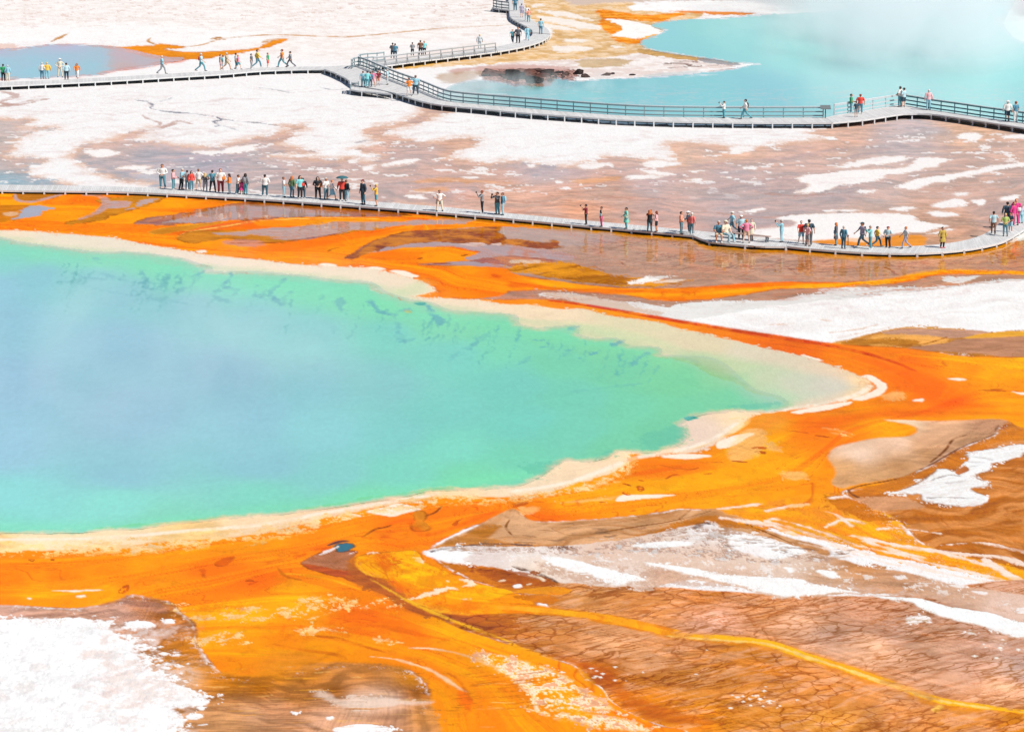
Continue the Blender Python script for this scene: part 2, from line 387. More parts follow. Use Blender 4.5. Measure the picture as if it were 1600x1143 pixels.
# ---- the pale terrace between the walkways and its brown run-offs
blend(sst(0.15, 0.8, N_S2) * sst(125, 150, Vc) * sst(300, 260, Vc) * 0.25, slice(None), (232, 216, 212))
blend(sst(0.25, 0.9, N_S) * sst(125, 150, Vc) * sst(300, 260, Vc) * 0.35, slice(None), (222, 205, 198))
for s, w, a in (('0,143 18,146 26,150 10,156 0,160', 2.2, .8), ('0,166 30,163 52,158 74,155', 2.5, .9), ('0,162 20,164', 1.6, 1), ('210,156 230,160 238,165', 0.6, .8),
                ('228,158 240,165 236,170 260,175 290,177 320,180 340,183', 0.8, .9), ('340,183 346,188 334,190 342,196 336,198', 0.9, 1), ('345,186 380,191 407,193 440,197', 0.9, .8),
                ('222,180 236,188 250,192 246,198 222,206', 1.0, .8), ('210,207 240,203 264,196 280,190 300,194', 1.8, .9), ('240,161 260,157 270,152', .6, .6),
                ('500,137 520,141 540,140', 0.9, .7), ('405,138 430,141 455,146', .5, .6), ('343,196 360,200 375,206', .5, .5),
                ('720,225 740,222 756,220', 1.5, .9), ('555,223 580,219 600,222', 0.8, .6)):
    L((196, 160, 150) if w > .95 else (130, 128, 140), s, w, 1.0, 0.4, rag=0.7, al=a)
MB_ = mixnoise((190, 170, 170), (214, 172, 154), N_A, -0.5, 0.5)
MUD = rbf([(20, 250, (205, 178, 170)), (60, 270, (168, 180, 190)), (0, 284, (160, 182, 192)), (180, 225, (210, 180, 172)), (250, 245, (190, 176, 180)), (300, 262, (184, 172, 180)),
           (420, 245, (196, 178, 178)), (430, 210, (205, 170, 158)), (600, 215, (210, 172, 160)), (560, 270, (196, 172, 168)), (650, 240, (200, 172, 166)), (720, 225, (208, 166, 146)),
           (480, 270, (194, 168, 164)), (560, 290, (200, 172, 165)), (700, 290, (206, 170, 162)), (850, 265, (188, 174, 178)), (800, 300, (212, 168, 150)), (950, 300, (210, 166, 148)),
           (900, 325, (226, 166, 136)), (1020, 280, (196, 172, 172)), (1050, 240, (222, 184, 164)), (1150, 240, (222, 182, 162)), (1150, 270, (192, 170, 170)), (1150, 320, (190, 168, 168)),
           (1040, 345, (206, 168, 158)), (1250, 320, (196, 170, 166)), (1300, 310, (190, 168, 166)), (1320, 210, (224, 180, 160)), (1420, 200, (205, 186, 186)), (1400, 225, (202, 182, 180)),
           (1520, 200, (224, 180, 152)), (1560, 240, (205, 172, 160)), (1380, 300, (200, 174, 168)), (1500, 300, (198, 166, 156)), (1480, 350, (206, 160, 136)), (1560, 330, (200, 166, 156)),
           (1450, 370, (206, 158, 128)), (1350, 345, (210, 172, 155)), (1620, 300, (200, 170, 160)), (850, 340, (214, 172, 156)), (240, 285, (180, 180, 190))])
def mud(sl):
    c = MUD(sl); t = (sst(-0.7, 0.7, N_S[sl]) - 0.5)[..., None]; s = (sst(-0.8, 0.8, N_S2[sl]) - 0.5)[..., None]
    t2 = (sst(-.6, .6, N_A[sl] + .5 * N_S[sl]) - .5)[..., None]; return c * (1 + 0.16 * t + 0.18 * s + .10 * t2 * np.array([1.2, .8, .2])) * np.array([1.0, 1.0, 1.0]) + t * np.array([0.04, -0.01, -0.02])
P(mud, '-200,184 0,187 50,188 34,194 24,200 60,201 93,200 60,206 36,214 33,222 14,236 8,243 40,247 68,250 45,262 37,270 70,278 95,286 97,291 -200,291', soft=2.4, warp=1.5, rag=3.6, wt=.35, edge=(226, 182, 158), ew=4)
P(mud, '130,228 167,222 190,213 207,207 235,200 226,207 213,214 209,221 236,222 267,226 300,230 343,228 370,222 393,217 420,212 448,204 456,200 447,196 484,197 466,206 455,214 443,227 493,238 450,240 417,243 470,247 533,250 545,246 575,252 590,246 560,232 600,224 585,214 566,205 580,200 633,190 655,178 667,170 700,172 680,182 640,196 600,207 625,216 657,223 690,220 720,217 750,220 735,230 713,238 706,248 735,252 767,256 800,250 833,255 880,260 920,252 950,246 1000,248 1053,260 1056,246 1043,228 1066,222 1100,224 1140,230 1193,228 1233,222 1299,216 1270,208 1296,198 1300,194 1400,182 1420,178 1600,202 1780,224 1780,300 1640,320 1600,345 1560,362 1500,380 1420,392 1300,384 1200,378 1100,372 900,350 700,328 560,316 400,306 247,296 236,289 187,281 165,275 150,268 128,256 107,247 118,238', soft=2.4, warp=1.5, rag=3.6, wt=.35, edge=(226, 182, 158), ew=5)
# crusts and islands left on the mud
for s in ('180,262 215,258 236,262 205,266', '205,272 232,268 240,271', '130,237 165,233 190,240 160,246', '300,238 340,235 370,238 330,242', '600,256 640,248 655,250 630,258 600,261', '565,262 585,258 582,266 566,267',
          '350,232 400,226 392,236 350,240', '1139,232 1160,228 1183,229 1165,238 1142,242', '1246,277 1300,270 1330,266 1380,264 1420,261 1436,247 1483,248 1470,257 1449,264 1400,273 1366,283 1319,290 1290,298 1266,303 1239,301 1262,292',
          '1304,263 1325,257 1360,247 1413,243 1405,252 1350,261', '1393,294 1415,286 1433,280 1516,267 1560,258 1640,252 1780,250 1780,258 1600,259 1533,273 1466,287 1430,296',
          '1213,340 1260,335 1333,333 1390,334 1423,337 1436,346 1476,352 1452,360 1400,366 1340,375 1266,378 1200,372 1170,362 1200,356 1240,352 1236,345',
          '1456,323 1480,314 1500,311 1510,320 1480,326', '1386,327 1410,323 1430,325 1410,330', '1446,333 1470,331 1496,335 1470,338', '1565,214 1600,210 1780,208 1780,217 1600,217', '1496,210 1530,209 1524,221 1500,219',
          '1344,297 1372,297 1366,301 1346,301', '1286,329 1340,328 1330,332', '1560,310 1590,304 1594,308 1570,314', '1521,313 1536,312 1534,320 1522,318', '1490,302 1514,301 1512,307 1494,308', '1568,249 1582,248 1580,252',
          '1158,262 1180,261 1176,264', '1124,277 1142,277 1140,280', '1074,281 1098,278 1090,283', '1072,267 1104,266 1100,269', '1160,330 1188,325 1184,331 1164,333', '1144,331 1160,330 1158,334',
          '706,266 740,268 768,273 740,272', '724,277 745,277 740,282', '980,275 1040,272 1030,278 985,281', '868,283 876,283 874,286', '876,294 886,293 884,296', '1006,266 1050,270 1048,275 1010,272',
          '640,299 656,298 690,303 660,302', '630,306 650,304 668,310 655,313', '545,252 566,246 560,254', '900,258 940,254 960,258 920,264', '1000,255 1030,250 1050,256 1020,262', '820,258 838,256 830,261',
          '1600,330 1620,322 1640,324 1610,336', '1450,365 1464,362 1480,357 1490,358 1470,363'):
    P((247, 240, 238), s, soft=1.2, warp=0.6, rag=2.2, edge=(222, 190, 176), ew=1.0)
spk = sst(0.52, 0.66, fbm(X / 1.5 + 7, Y / 1.9 + 3, 4, .7) + .25 * N_A)
blend(spk * sst(196, 215, Vc) * sst(345, 300, Vc + 0.02 * Uc) * (1 - sst(0.55, .7, C[..., 2])) * 0.9, slice(None), (244, 236, 234))
for s in ('640,284 690,278 745,282 800,288 745,287 680,287', '650,296 690,292 700,297 660,300', '895,282 940,277 970,276 960,283 910,286'):
    P((232, 168, 120), s, soft=3, rag=2, al=0.7)
for s in ('740,318 800,330 860,336 930,342 1040,345', '700,300 760,312 850,318 960,322', '880,300 960,308 1040,312', '760,336 800,334 830,326', '860,306 900,316 1000,334', '1100,330 1180,340 1230,336', '1180,300 1240,306 1300,302'):
    L((196, 138, 116), s, 1.5, 2.5, 1, rag=1.5, al=0.45)
for s in ('1060,262 1130,256 1220,248 1300,236 1380,232', '1090,300 1160,294 1230,296', '1300,256 1400,230 1500,232', '1100,290 1180,284 1240,280'):
    L((172, 152, 156), s, 3, 5, 1, rag=2, al=0.5)
P((236, 150, 56), '1266,379 1310,374 1340,373 1383,372 1400,367 1420,367 1443,368 1446,377 1430,390 1350,392 1290,388', soft=2, rag=1.5)
P((244, 214, 190), '1320,374 1350,372 1376,374 1350,379 1325,378', soft=2, rag=1, al=.7)
# ---- wet flats below the lower boardwalk
FLAT = rbf([(850, 370, (205, 160, 140)), (1000, 400, (206, 158, 136)), (1100, 420, (200, 150, 125)), (1200, 420, (208, 160, 138)), (1300, 420, (214, 158, 130)), (1400, 415, (218, 160, 130)),
            (1500, 410, (226, 160, 120)), (1600, 395, (226, 150, 100)), (820, 400, (190, 165, 168)), (900, 415, (196, 150, 130)), (1100, 400, (205, 155, 132)), (820, 460, (196, 140, 120)),
            (950, 462, (190, 140, 120)), (1250, 460, (188, 138, 118)), (1400, 442, (196, 142, 118)), (1550, 432, (196, 148, 126)), (750, 385, (190, 160, 160))])
P(FLAT, '-200,294 0,297 300,305 600,326 900,352 1084,368 1112,380 1230,386 1300,392 1412,396 1515,390 1572,376 1600,370 1640,362 1780,350 1780,450 1600,440 1400,460 1200,480 1060,500 900,480 700,470 -200,470', soft=2, warp=0.2, wt=.9, cr=0)
P(FLAT, '950,366 1084,374 1112,386 1230,393 1300,399 1412,403 1515,398 1572,386 1640,366 1780,350 1780,422 1600,418 1487,416 1400,428 1300,430 1200,428 1100,424 1000,414 940,400 900,380', soft=14, cr=.85, wt=.9)
L((224, 150, 50), '500,323 700,340 900,357 1000,366 1084,374 1112,386 1180,391 1230,393 1300,399 1375,402 1450,402 1515,397 1560,388 1600,376 1660,350', 4.5, 2.5, 0.3, rag=2, taper=0.1)
P((250, 244, 240), '1572,380 1600,364 1640,345 1780,300 1780,360 1640,368 1600,374', soft=2, rag=1.5)
# orange mat between the boardwalk and the hot spring
def orange(sl):
    a, b, c = alb((255, 136, 8)), alb((248, 104, 6)), alb((255, 160, 14))
    t = sst(-0.3, 0.8, FL1[sl] + 0.3 * N_A[sl])[..., None]; s = sst(-0.2, 0.8, -FL2[sl] - 0.2 * N_A2[sl])[..., None]
    q = a * (1 - t * 0.6) + b * t * 0.6; return q * (1 - s * 0.6) + c * s * 0.6
P(orange, '-200,296 0,299 240,304 300,310 400,316 500,322 570,328 640,334 720,343 800,350 862,357 850,359 780,356 700,358 640,364 600,372 575,382 550,398 590,393 650,385 700,385 735,390 752,396 738,407 700,411 660,414 760,417 800,422 800,428 875,440 940,447 1000,450 1075,449 1200,441 1350,441 1400,434 1437,427 1487,422 1600,424 1780,420 1780,426 1600,429 1475,430 1425,440 1350,446 1275,450 1200,454 1125,466 1037,470 975,460 875,454 800,456 775,463 700,470 560,470 -200,420', soft=1.6, warp=0.8, rag=0.6, wt=.35, edge=(196, 96, 20), ew=0.9)
P((255, 118, 10), '30,345 120,350 200,352 300,356 380,352 420,346 400,340 330,345 280,360 200,365 100,362 0,356', soft=8, warp=2, al=.7)
P((255, 112, 4), '380,388 450,376 525,366 600,358 640,358 560,372 500,384 430,394', soft=5, warp=1, al=.8)
P((254, 170, 10), '820,436 950,455 1080,458 1200,448 1180,455 1060,464 950,458 860,450', soft=5, al=.7)
P((240, 100, 10), '800,442 870,449 960,452 1010,454 960,459 870,453 800,450', soft=4, al=.8)
MV = (200, 160, 156)
# swirls at the left
P((196, 118, 28), '25,303 60,300 92,302 84,308 70,311 45,314 27,311', soft=1.2, rag=.8)
L(MV, '24,304 26,312 42,316 62,313 80,308 96,304', 1.6, 1, .2)
P((214, 126, 20), '-200,318 0,320 60,321 46,327 34,332 46,337 30,341 10,346 -200,350', soft=1.5, rag=1.2)
P((176, 172, 184), '32,327 55,321 70,322 84,326 72,331 62,336 45,340 17,343 30,336', soft=1.2, rag=1, wt=.9)
P((238, 190, 150), '6,332 25,332 24,336 8,337', soft=1.5, al=.8)
P((206, 130, 30), '150,312 190,308 235,306 262,307 240,318 215,326 190,332 160,342 135,349 108,352 104,349 128,342 148,334 162,322', soft=1.5, rag=1.4, edge=(150, 80, 20), ew=.7)
P((205, 168, 165), '164,318 180,315 202,317 196,325 168,326', soft=1.2, rag=.8, wt=.9)
L((208, 160, 150), '130,305 150,305 164,312 164,322 150,333 124,343', 2.4, 1.4, .3, wt=.9)
P((200, 170, 170), '192,329 212,318 230,311 250,311 236,316 214,323', soft=1.2, rag=.8, wt=.9)
P((186, 112, 48), '205,351 225,343 250,337 312,327 345,321 375,317 440,315 520,321 570,328 640,336 620,339 560,338 470,338 400,343 350,345 300,350 250,352', soft=1.5, rag=1.2, wt=.9, edge=(150, 84, 20), ew=.7)
P((190, 160, 162), '255,349 275,342 292,338 318,330 350,323 400,319 470,324 520,330 545,335 500,337 440,339 390,341 350,344 300,350', soft=1.5, rag=2, wt=1)
P((216, 136, 34), '232,363 260,356 300,352 345,346 330,354 290,360 250,366', soft=1.5, rag=1, edge=(236, 180, 60), ew=.6)
P((236, 112, 40), '290,362 340,350 400,344 420,344 380,352 330,360 300,368', soft=2, rag=.6)
L((255, 196, 90), '278,370 290,364 310,360 350,354 400,346 470,342 560,341 610,344', 0.8, .9, .3)
P((250, 150, 20), '400,346 450,344 540,342 620,343 600,348 540,352 450,354 400,352', soft=1.5, rag=.8)
P((204, 128, 34), '275,373 288,366 300,362 362,360 430,358 520,351 560,352 600,354 560,362 480,373 420,379 380,374 340,374 300,380', soft=1.6, rag=1.2, edge=(160, 84, 16), ew=.7)
P((206, 166, 158), '335,366 370,362 420,358 470,355 520,348 590,346 640,346 700,342 740,345 700,350 620,352 560,360 500,370 460,374 420,371 380,368', soft=1.6, rag=1.6, wt=1)
P((190, 150, 160), '345,378 375,375 400,376 410,380 400,384 365,384', soft=3, rag=2, wt=.6, al=.5)
L((176, 84, 10), '360,380 400,380 440,378 500,370 540,362', 1.0, 1, .3)
L((190, 100, 16), '300,312 420,322 520,330 640,340', 2.2, 2.5, .3, rag=1.2, al=.5)
# dark brown tongue
P(mixnoise((150, 74, 8), (206, 124, 24), N_B, -.6, .5), '538,403 552,395 566,388 578,378 600,370 637,361 700,358 785,355 786,372 812,374 850,379 865,375 880,384 876,388 835,388 790,384 725,380 690,378 650,383 610,388 585,393 560,400', soft=1.4, rag=1.6, wt=.5, edge=(130, 60, 10), ew=.8)
P((202, 168, 160), '786,356 860,358 960,366 960,378 880,384 866,374 845,378 812,374 788,370', soft=1.2, rag=.6, wt=1)
P((192, 164, 170), '596,391 612,386 650,381 690,379 730,382 800,386 850,390 900,400 880,408 850,404 800,400 775,400 740,407 728,404 755,395 735,389 700,384 650,384', soft=1.3, rag=1.2, wt=.9)
for s in ('720,381 745,379 760,382 740,385', '765,382 780,380 778,385'): P((225, 190, 182), s, soft=1, rag=1)
P((176, 92, 26), '738,408 760,404 775,402 800,400 820,402 870,408 820,412 800,418 760,416 740,412', soft=1.5, rag=1.6)
P((184, 160, 172), '700,412 735,409 770,412 800,418 775,419 735,415', soft=1.2, rag=.6, wt=.9)
P((216, 130, 20), '775,404 800,402 840,406 870,412 830,416 795,414', soft=1.5, rag=2)
P((240, 214, 190), '800,407 830,407 852,410 830,413 800,413', soft=1.5, rag=1.5, al=.85)
for s in ('512,393 520,389 532,387', '560,402 545,401', '652,405 660,403', '668,414 690,412 706,412', '720,400 730,398'): L((150, 60, 10), s, .8, .8, .2)
# gold-brown feathers right of it
P(mixnoise((176, 102, 16), (232, 150, 30), N_S, -.5, .5), '800,417 840,412 880,410 905,414 940,424 975,432 1010,434 1050,438 1085,438 1060,443 1025,447 975,446 920,440 875,438 830,428 800,426', soft=1.8, rag=2, wt=.3)
P((250, 242, 236), '984,442 1002,436 1020,432 1060,432 1040,436 1010,441 990,444', soft=1.4, rag=1.4)
P((240, 220, 205), '1024,442 1050,437 1076,437 1060,441', soft=1.4, rag=1.2, al=.8)
for s in ('880,394 940,400 1000,410 1080,416', '830,400 900,404 960,412', '980,402 1010,394 1040,384', '800,390 860,396 920,398', '1060,440 1150,436 1200,440'):
    L((170, 120, 104), s, 0.9, 1.2, .8, rag=.8, al=.6)
random.seed(3)
for i in range(16):       # dark threads of the braided film in front of the seated group
    x = random.uniform(900, 1590); y = random.uniform(384, 424) + (4 if x > 1100 else -10) - (14 if x > 1500 else 0)
    a = random.choice((-1, 1)); p = []
    for k in range(5):
        p.append('%.0f,%.1f' % (x, y)); x += a * random.uniform(2, 9); y += random.uniform(2, 4)
    L((176, 100, 62), ' '.join(p), 0.55, .9, .6, rag=.6, al=random.uniform(.35, .8))
L((255, 168, 20), '1200,446 1300,447 1350,444 1400,437 1440,428 1487,424 1600,426 1780,424', 4.0, 1.2, .3, rag=.4, taper=.15)
# pale field
WF = mixnoise((250, 247, 246), (242, 236, 234), N_S, -.8, .6)
P(WF, '845,459 880,458 905,460 930,465 965,471 1000,473 1028,478 1050,480 1060,476 1100,472 1150,470 1200,470 1240,465 1254,460 1290,459 1277,452 1325,450 1400,449 1450,450 1500,446 1550,439 1600,436 1780,428 1780,522 1600,516 1550,516 1500,510 1440,510 1400,512 1375,517 1350,525 1310,536 1275,533 1200,523 1100,506 1050,498 1000,492 960,485 920,476 880,468 850,464', soft=1.2, warp=.6, rag=1.8)
P((226, 190, 168), '850,458 900,462 950,468 1000,480 1030,488 1000,490 940,480 880,468', soft=3, rag=4, al=.8)
for s in ('1472,438 1500,433 1534,432 1510,440 1484,443', '1474,434 1486,432 1492,434', '1463,448 1475,446 1476,448'): P((248, 240, 236), s, soft=1, rag=1)
for s in ('1300,520 1340,515 1372,508', '1310,528 1350,520 1390,512', '1330,532 1360,522', '1200,508 1240,506', '1280,498 1300,502'): L((226, 180, 150), s, 1.2, 1.6, .6, rag=1.4, al=.7)
P(mixnoise((186, 120, 50), (226, 160, 80), N_S, -.5, .5), '1296,537 1340,528 1375,518 1412,512 1460,512 1500,514 1550,519 1600,516 1780,518 1780,562 1600,560 1500,556 1425,546 1350,544', soft=1.5, rag=1.5, wt=.4)
P((200, 150, 126), '1378,520 1412,514 1500,515 1545,520 1500,527 1425,524', soft=1.5, rag=.8, wt=.6)
P((246, 176, 90), '1330,540 1380,524 1450,524 1480,530 1460,538 1400,542 1350,546', soft=3, rag=1.5, al=.8)
P((176, 106, 20), '1310,537 1340,531 1400,529 1440,533 1420,540 1370,538 1330,541', soft=2, rag=1.5, al=.8)
P((192, 136, 106), '1425,544 1475,536 1490,532 1505,529 1600,526 1780,524 1780,560 1600,558 1575,557 1520,553', soft=1.5, rag=.5, wt=.6)
P((240, 170, 60), '1545,520 1600,517 1780,518 1780,524 1600,525 1510,528', soft=1.5, rag=1)
for s in ('1400,538 1440,538 1470,530 1480,526', '1310,541 1370,540 1440,541'): L((150, 84, 20), s, .8, .9, .3)

# ---- belt of orange mats all round the hot spring and down the slope
BELT = rbf([(1250, 540, (238, 104, 12)), (1350, 560, (250, 124, 8)), (1420, 590, (254, 116, 6)), (1470, 620, (255, 112, 8)), (1500, 570, (255, 165, 15)), (1580, 580, (255, 170, 10)), (1580, 620, (255, 150, 8)),
            (1550, 650, (255, 150, 10)), (1400, 640, (245, 120, 15)), (1450, 600, (254, 118, 6)), (1300, 650, (236, 128, 40)), (1200, 660, (240, 150, 50)), (1270, 665, (250, 110, 10)), (1280, 690, (255, 130, 6)),
            (1380, 665, (255, 168, 10)), (1200, 700, (255, 160, 6)), (1250, 740, (255, 165, 8)), (1100, 740, (255, 160, 6)), (1080, 725, (248, 130, 14)), (1030, 730, (245, 132, 12)), (1120, 760, (255, 165, 6)), (950, 770, (255, 162, 20)),
            (900, 780, (255, 160, 14)), (850, 800, (245, 130, 14)), (1000, 780, (255, 165, 30)), (750, 795, (255, 138, 8)), (700, 810, (255, 140, 10)), (620, 835, (250, 125, 8)), (560, 840, (255, 150, 10)),
            (500, 850, (255, 135, 10)), (400, 860, (255, 145, 6)), (400, 900, (252, 122, 10)), (300, 870, (255, 150, 6)), (330, 890, (255, 125, 6)), (200, 880, (255, 150, 6)), (200, 905, (255, 140, 4)), (100, 880, (255, 148, 8)), (100, 900, (255, 140, 4)),
            (50, 925, (255, 160, 10)), (150, 930, (255, 158, 8)), (0, 900, (255, 142, 4)), (0, 935, (255, 140, 10)), (450, 940, (255, 170, 20)), (380, 960, (255, 165, 15)), (560, 960, (245, 118, 14)), (620, 960, (250, 130, 16)), (440, 990, (250, 140, 20)),
            (700, 990, (255, 165, 20)), (640, 1000, (255, 140, 10)), (740, 1030, (245, 150, 30)), (560, 1000, (250, 140, 20)), (450, 1040, (232, 140, 40)), (620, 1040, (250, 140, 20)), (800, 1070, (250, 140, 16)), (780, 1120, (255, 150, 20)),
            (820, 1030, (255, 165, 30)), (900, 1080, (255, 160, 30)), (950, 1130, (255, 140, 14)), (720, 1090, (245, 145, 30)), (720, 1130, (255, 150, 30)), (1200, 800, (255, 172, 30)), (1300, 830, (245, 160, 40)), (1500, 880, (222, 130, 40))])
P(BELT, '-200,400 600,430 680,452 690,464 760,468 820,468 880,470 940,480 1000,489 1050,498 1100,506 1200,522 1300,537 1425,545 1500,556 1575,558 1780,566 1780,690 1600,670 1575,660 1500,665 1460,700 1400,760 1330,765 1300,790 1280,810 1250,830 1180,820 1125,800 1062,796 1025,802 925,811 837,815 815,806 800,796 762,812 700,840 672,856 684,878 725,902 765,916 800,925 840,940 800,962 750,960 700,958 700,972 750,992 800,1007 850,1025 900,1042 912,1057 940,1077 955,1097 1000,1122 1037,1135 1080,1150 1160,1260 700,1260 670,1150 670,1080 640,1046 560,1040 500,1040 420,1060 350,1054 325,1030 305,1002 305,975 282,957 270,942 250,937 215,930 200,932 175,942 120,950 75,949 0,946 -200,946', soft=1.6, warp=.6, rag=1.2, wt=.4, edge=(196, 96, 14), ew=1.0)
L((214, 70, 10), '860,470 925,478 1025,496 1100,508 1200,525 1300,541 1380,560 1430,580', 2.4, 2, .2, taper=.5)
P((253, 104, 4), '1340,560 1420,572 1480,600 1500,622 1560,636 1500,640 1430,620 1400,596', soft=16, warp=2, al=.75)
P((245, 106, 6), '1262,655 1300,650 1400,640 1500,640 1600,648 1500,650 1400,650 1330,660 1290,672', soft=10, al=.7)
for s in ('1220,700 1300,640 1290,650', '960,728 1000,718 1060,722 1120,730 1080,742 1000,745', '820,800 870,806 940,806 880,814 840,812'):
    P((250, 118, 10), s, soft=8, al=.6)
for s in ('1340,590 1356,586 1375,594 1384,602 1380,614 1345,626 1330,624 1355,615 1372,606 1366,598 1350,592', '1236,644 1280,634 1328,628 1325,632 1290,640 1250,646', '1250,555 1262,556 1284,564 1270,563', '1478,592 1500,591 1510,593 1490,594', '1578,612 1610,615 1600,617',
          '1034,712 1070,709 1110,711 1085,716 1050,717', '1120,690 1150,680 1178,676 1172,684 1140,697 1122,698', '1390,657 1430,657 1420,660', '966,775 990,774 1060,773 1000,781 960,783', '570,799 600,791 620,786 642,790 655,795 632,800 612,806 590,803',
          '545,802 560,805 556,807', '644,783 655,782 656,785', '80,923 120,922 165,921 120,925', '116,931 128,930 130,932 120,933', '38,934 46,934 44,936', '1425,625 1440,623 1437,628', '500,414 510,411 527,414 510,417', '573,419 590,417 605,421 590,423', '608,423 630,423 655,431 650,435 625,430', '305,392 318,391 320,394 310,395'):
    P((255, 240, 222), s, soft=1.5, rag=1.0, al=.92)
for s in ('1380,618 1400,612 1415,616 1395,624', '1284,668 1320,675 1330,680', '1297,676 1312,678 1331,684', '870,787 940,782 960,776', '1156,676 1190,670 1200,690 1180,716 1140,716', '800,800 830,792 840,800 820,806', '1200,700 1210,690 1222,706', '1220,740 1250,738 1262,745 1240,752', '1380,800 1300,800 1340,804'):
    P((255, 200, 130), s, soft=4, rag=2, al=.55)
for s in ('1030,726 1050,730 1078,734 1092,730', '1040,748 1052,742 1062,742', '1108,722 1130,722', '1144,720 1168,722', '972,755 980,757 985,759', '1100,741 1112,740', '972,770 982,774', '936,784 946,784', '998,750 1006,752', '1236,673 1250,675 1264,677', '1274,680 1295,683', '1548,609 1570,609', '1530,610 1600,612'):
    L((176, 66, 10), s, .8, .9, .2)
for s in ('997,760 1004,761 1005,765 998,766', '800,788 816,784 824,786 814,790 802,792', '972,770 980,770 982,775 975,774', '336,880 350,872 366,870 362,877 348,884', '314,890 321,889 321,902 316,902', '184,924 194,916 202,914 200,922 192,928', '384,908 390,905 396,908', '42,874 52,874 50,877', '76,874 84,873 82,876',
          '1178,699 1196,698 1196,701', '1184,706 1200,706 1198,709', '706,819 716,812 720,812 712,822'):
    P((206, 84, 12), s, soft=1.4, warp=.8, rag=1.2, edge=(150, 50, 10), ew=.5, al=.85, thr=-.45)
P((222, 132, 40), '642,803 648,797 661,799 664,808 662,816 672,824 664,830 650,830 642,824 645,812', soft=1.2, rag=1, edge=(146, 62, 10), ew=.8)
L((150, 66, 10), '664,806 675,802 682,798 690,790', .9, .9, .2)
L((240, 100, 10), '610,818 640,812 660,836 700,828 740,812 780,796', 3, 5, .4, al=.6)
L((170, 76, 10), '568,838 585,827 600,824 612,820', 1.1, 1, .2)

# ---- the peach rim and the hot spring itself
RIM = rbf([(0, 366, (248, 226, 200)), (100, 380, (240, 226, 205)), (200, 388, (240, 225, 205)), (330, 410, (246, 226, 208)), (420, 416, (250, 228, 205)), (560, 430, (246, 224, 200)), (640, 445, (244, 222, 196)), (760, 480, (246, 222, 194)),
           (860, 492, (244, 218, 186)), (980, 515, (228, 216, 180)), (1100, 545, (228, 212, 178)), (1200, 570, (222, 208, 184)), (1300, 605, (226, 208, 190)), (1345, 605, (255, 216, 168)), (1150, 560, (226, 214, 190)),
           (1150, 655, (250, 218, 180)), (1085, 675, (240, 212, 194)), (1000, 715, (254, 218, 178)), (920, 735, (250, 218, 184)), (820, 765, (250, 222, 190)), (700, 770, (255, 218, 172)), (560, 792, (250, 210, 175)), (400, 815, (254, 218, 180)),
           (200, 838, (255, 224, 185)), (50, 845, (255, 228, 190)), (0, 855, (252, 205, 140)), (300, 835, (250, 205, 140))])
RIMPOLY = '-200,352 -20,360 40,361 100,366 175,372 225,382 275,390 325,399 400,406 450,412 525,417 575,419 625,430 662,441 679,450 678,457 655,463 668,466 682,466 750,470 790,476 830,477 875,483 912,483 960,494 1025,503 1075,516 1150,533 1200,545 1250,556 1300,572 1340,586 1362,600 1356,612 1325,624 1275,634 1200,645 1170,652 1160,664 1150,672 1125,686 1087,705 1037,710 988,711 975,726 950,740 900,757 850,770 800,776 750,778 690,777 675,776 625,785 575,795 525,806 450,822 400,834 325,842 250,848 150,857 75,860 0,861 -200,862'
P(RIM, RIMPOLY, soft=2.2, warp=.4, rag=1.6, wt=.5)
for s in ('0,843 100,843 200,838 300,829 400,821 500,803 600,786 680,772', '800,768 880,756 940,736 990,716 1050,706 1110,688 1150,662', '1200,643 1290,630 1340,616 1358,604'):
    L((255, 240, 222), s, 2.4, 3, .3, taper=.2, al=.8)
for s in ('1140,655 1168,651 1166,662 1140,680', '1080,702 1120,688 1160,660', '620,782 700,776'): L((255, 205, 130), s, 1.2, 2, .3, al=.6)
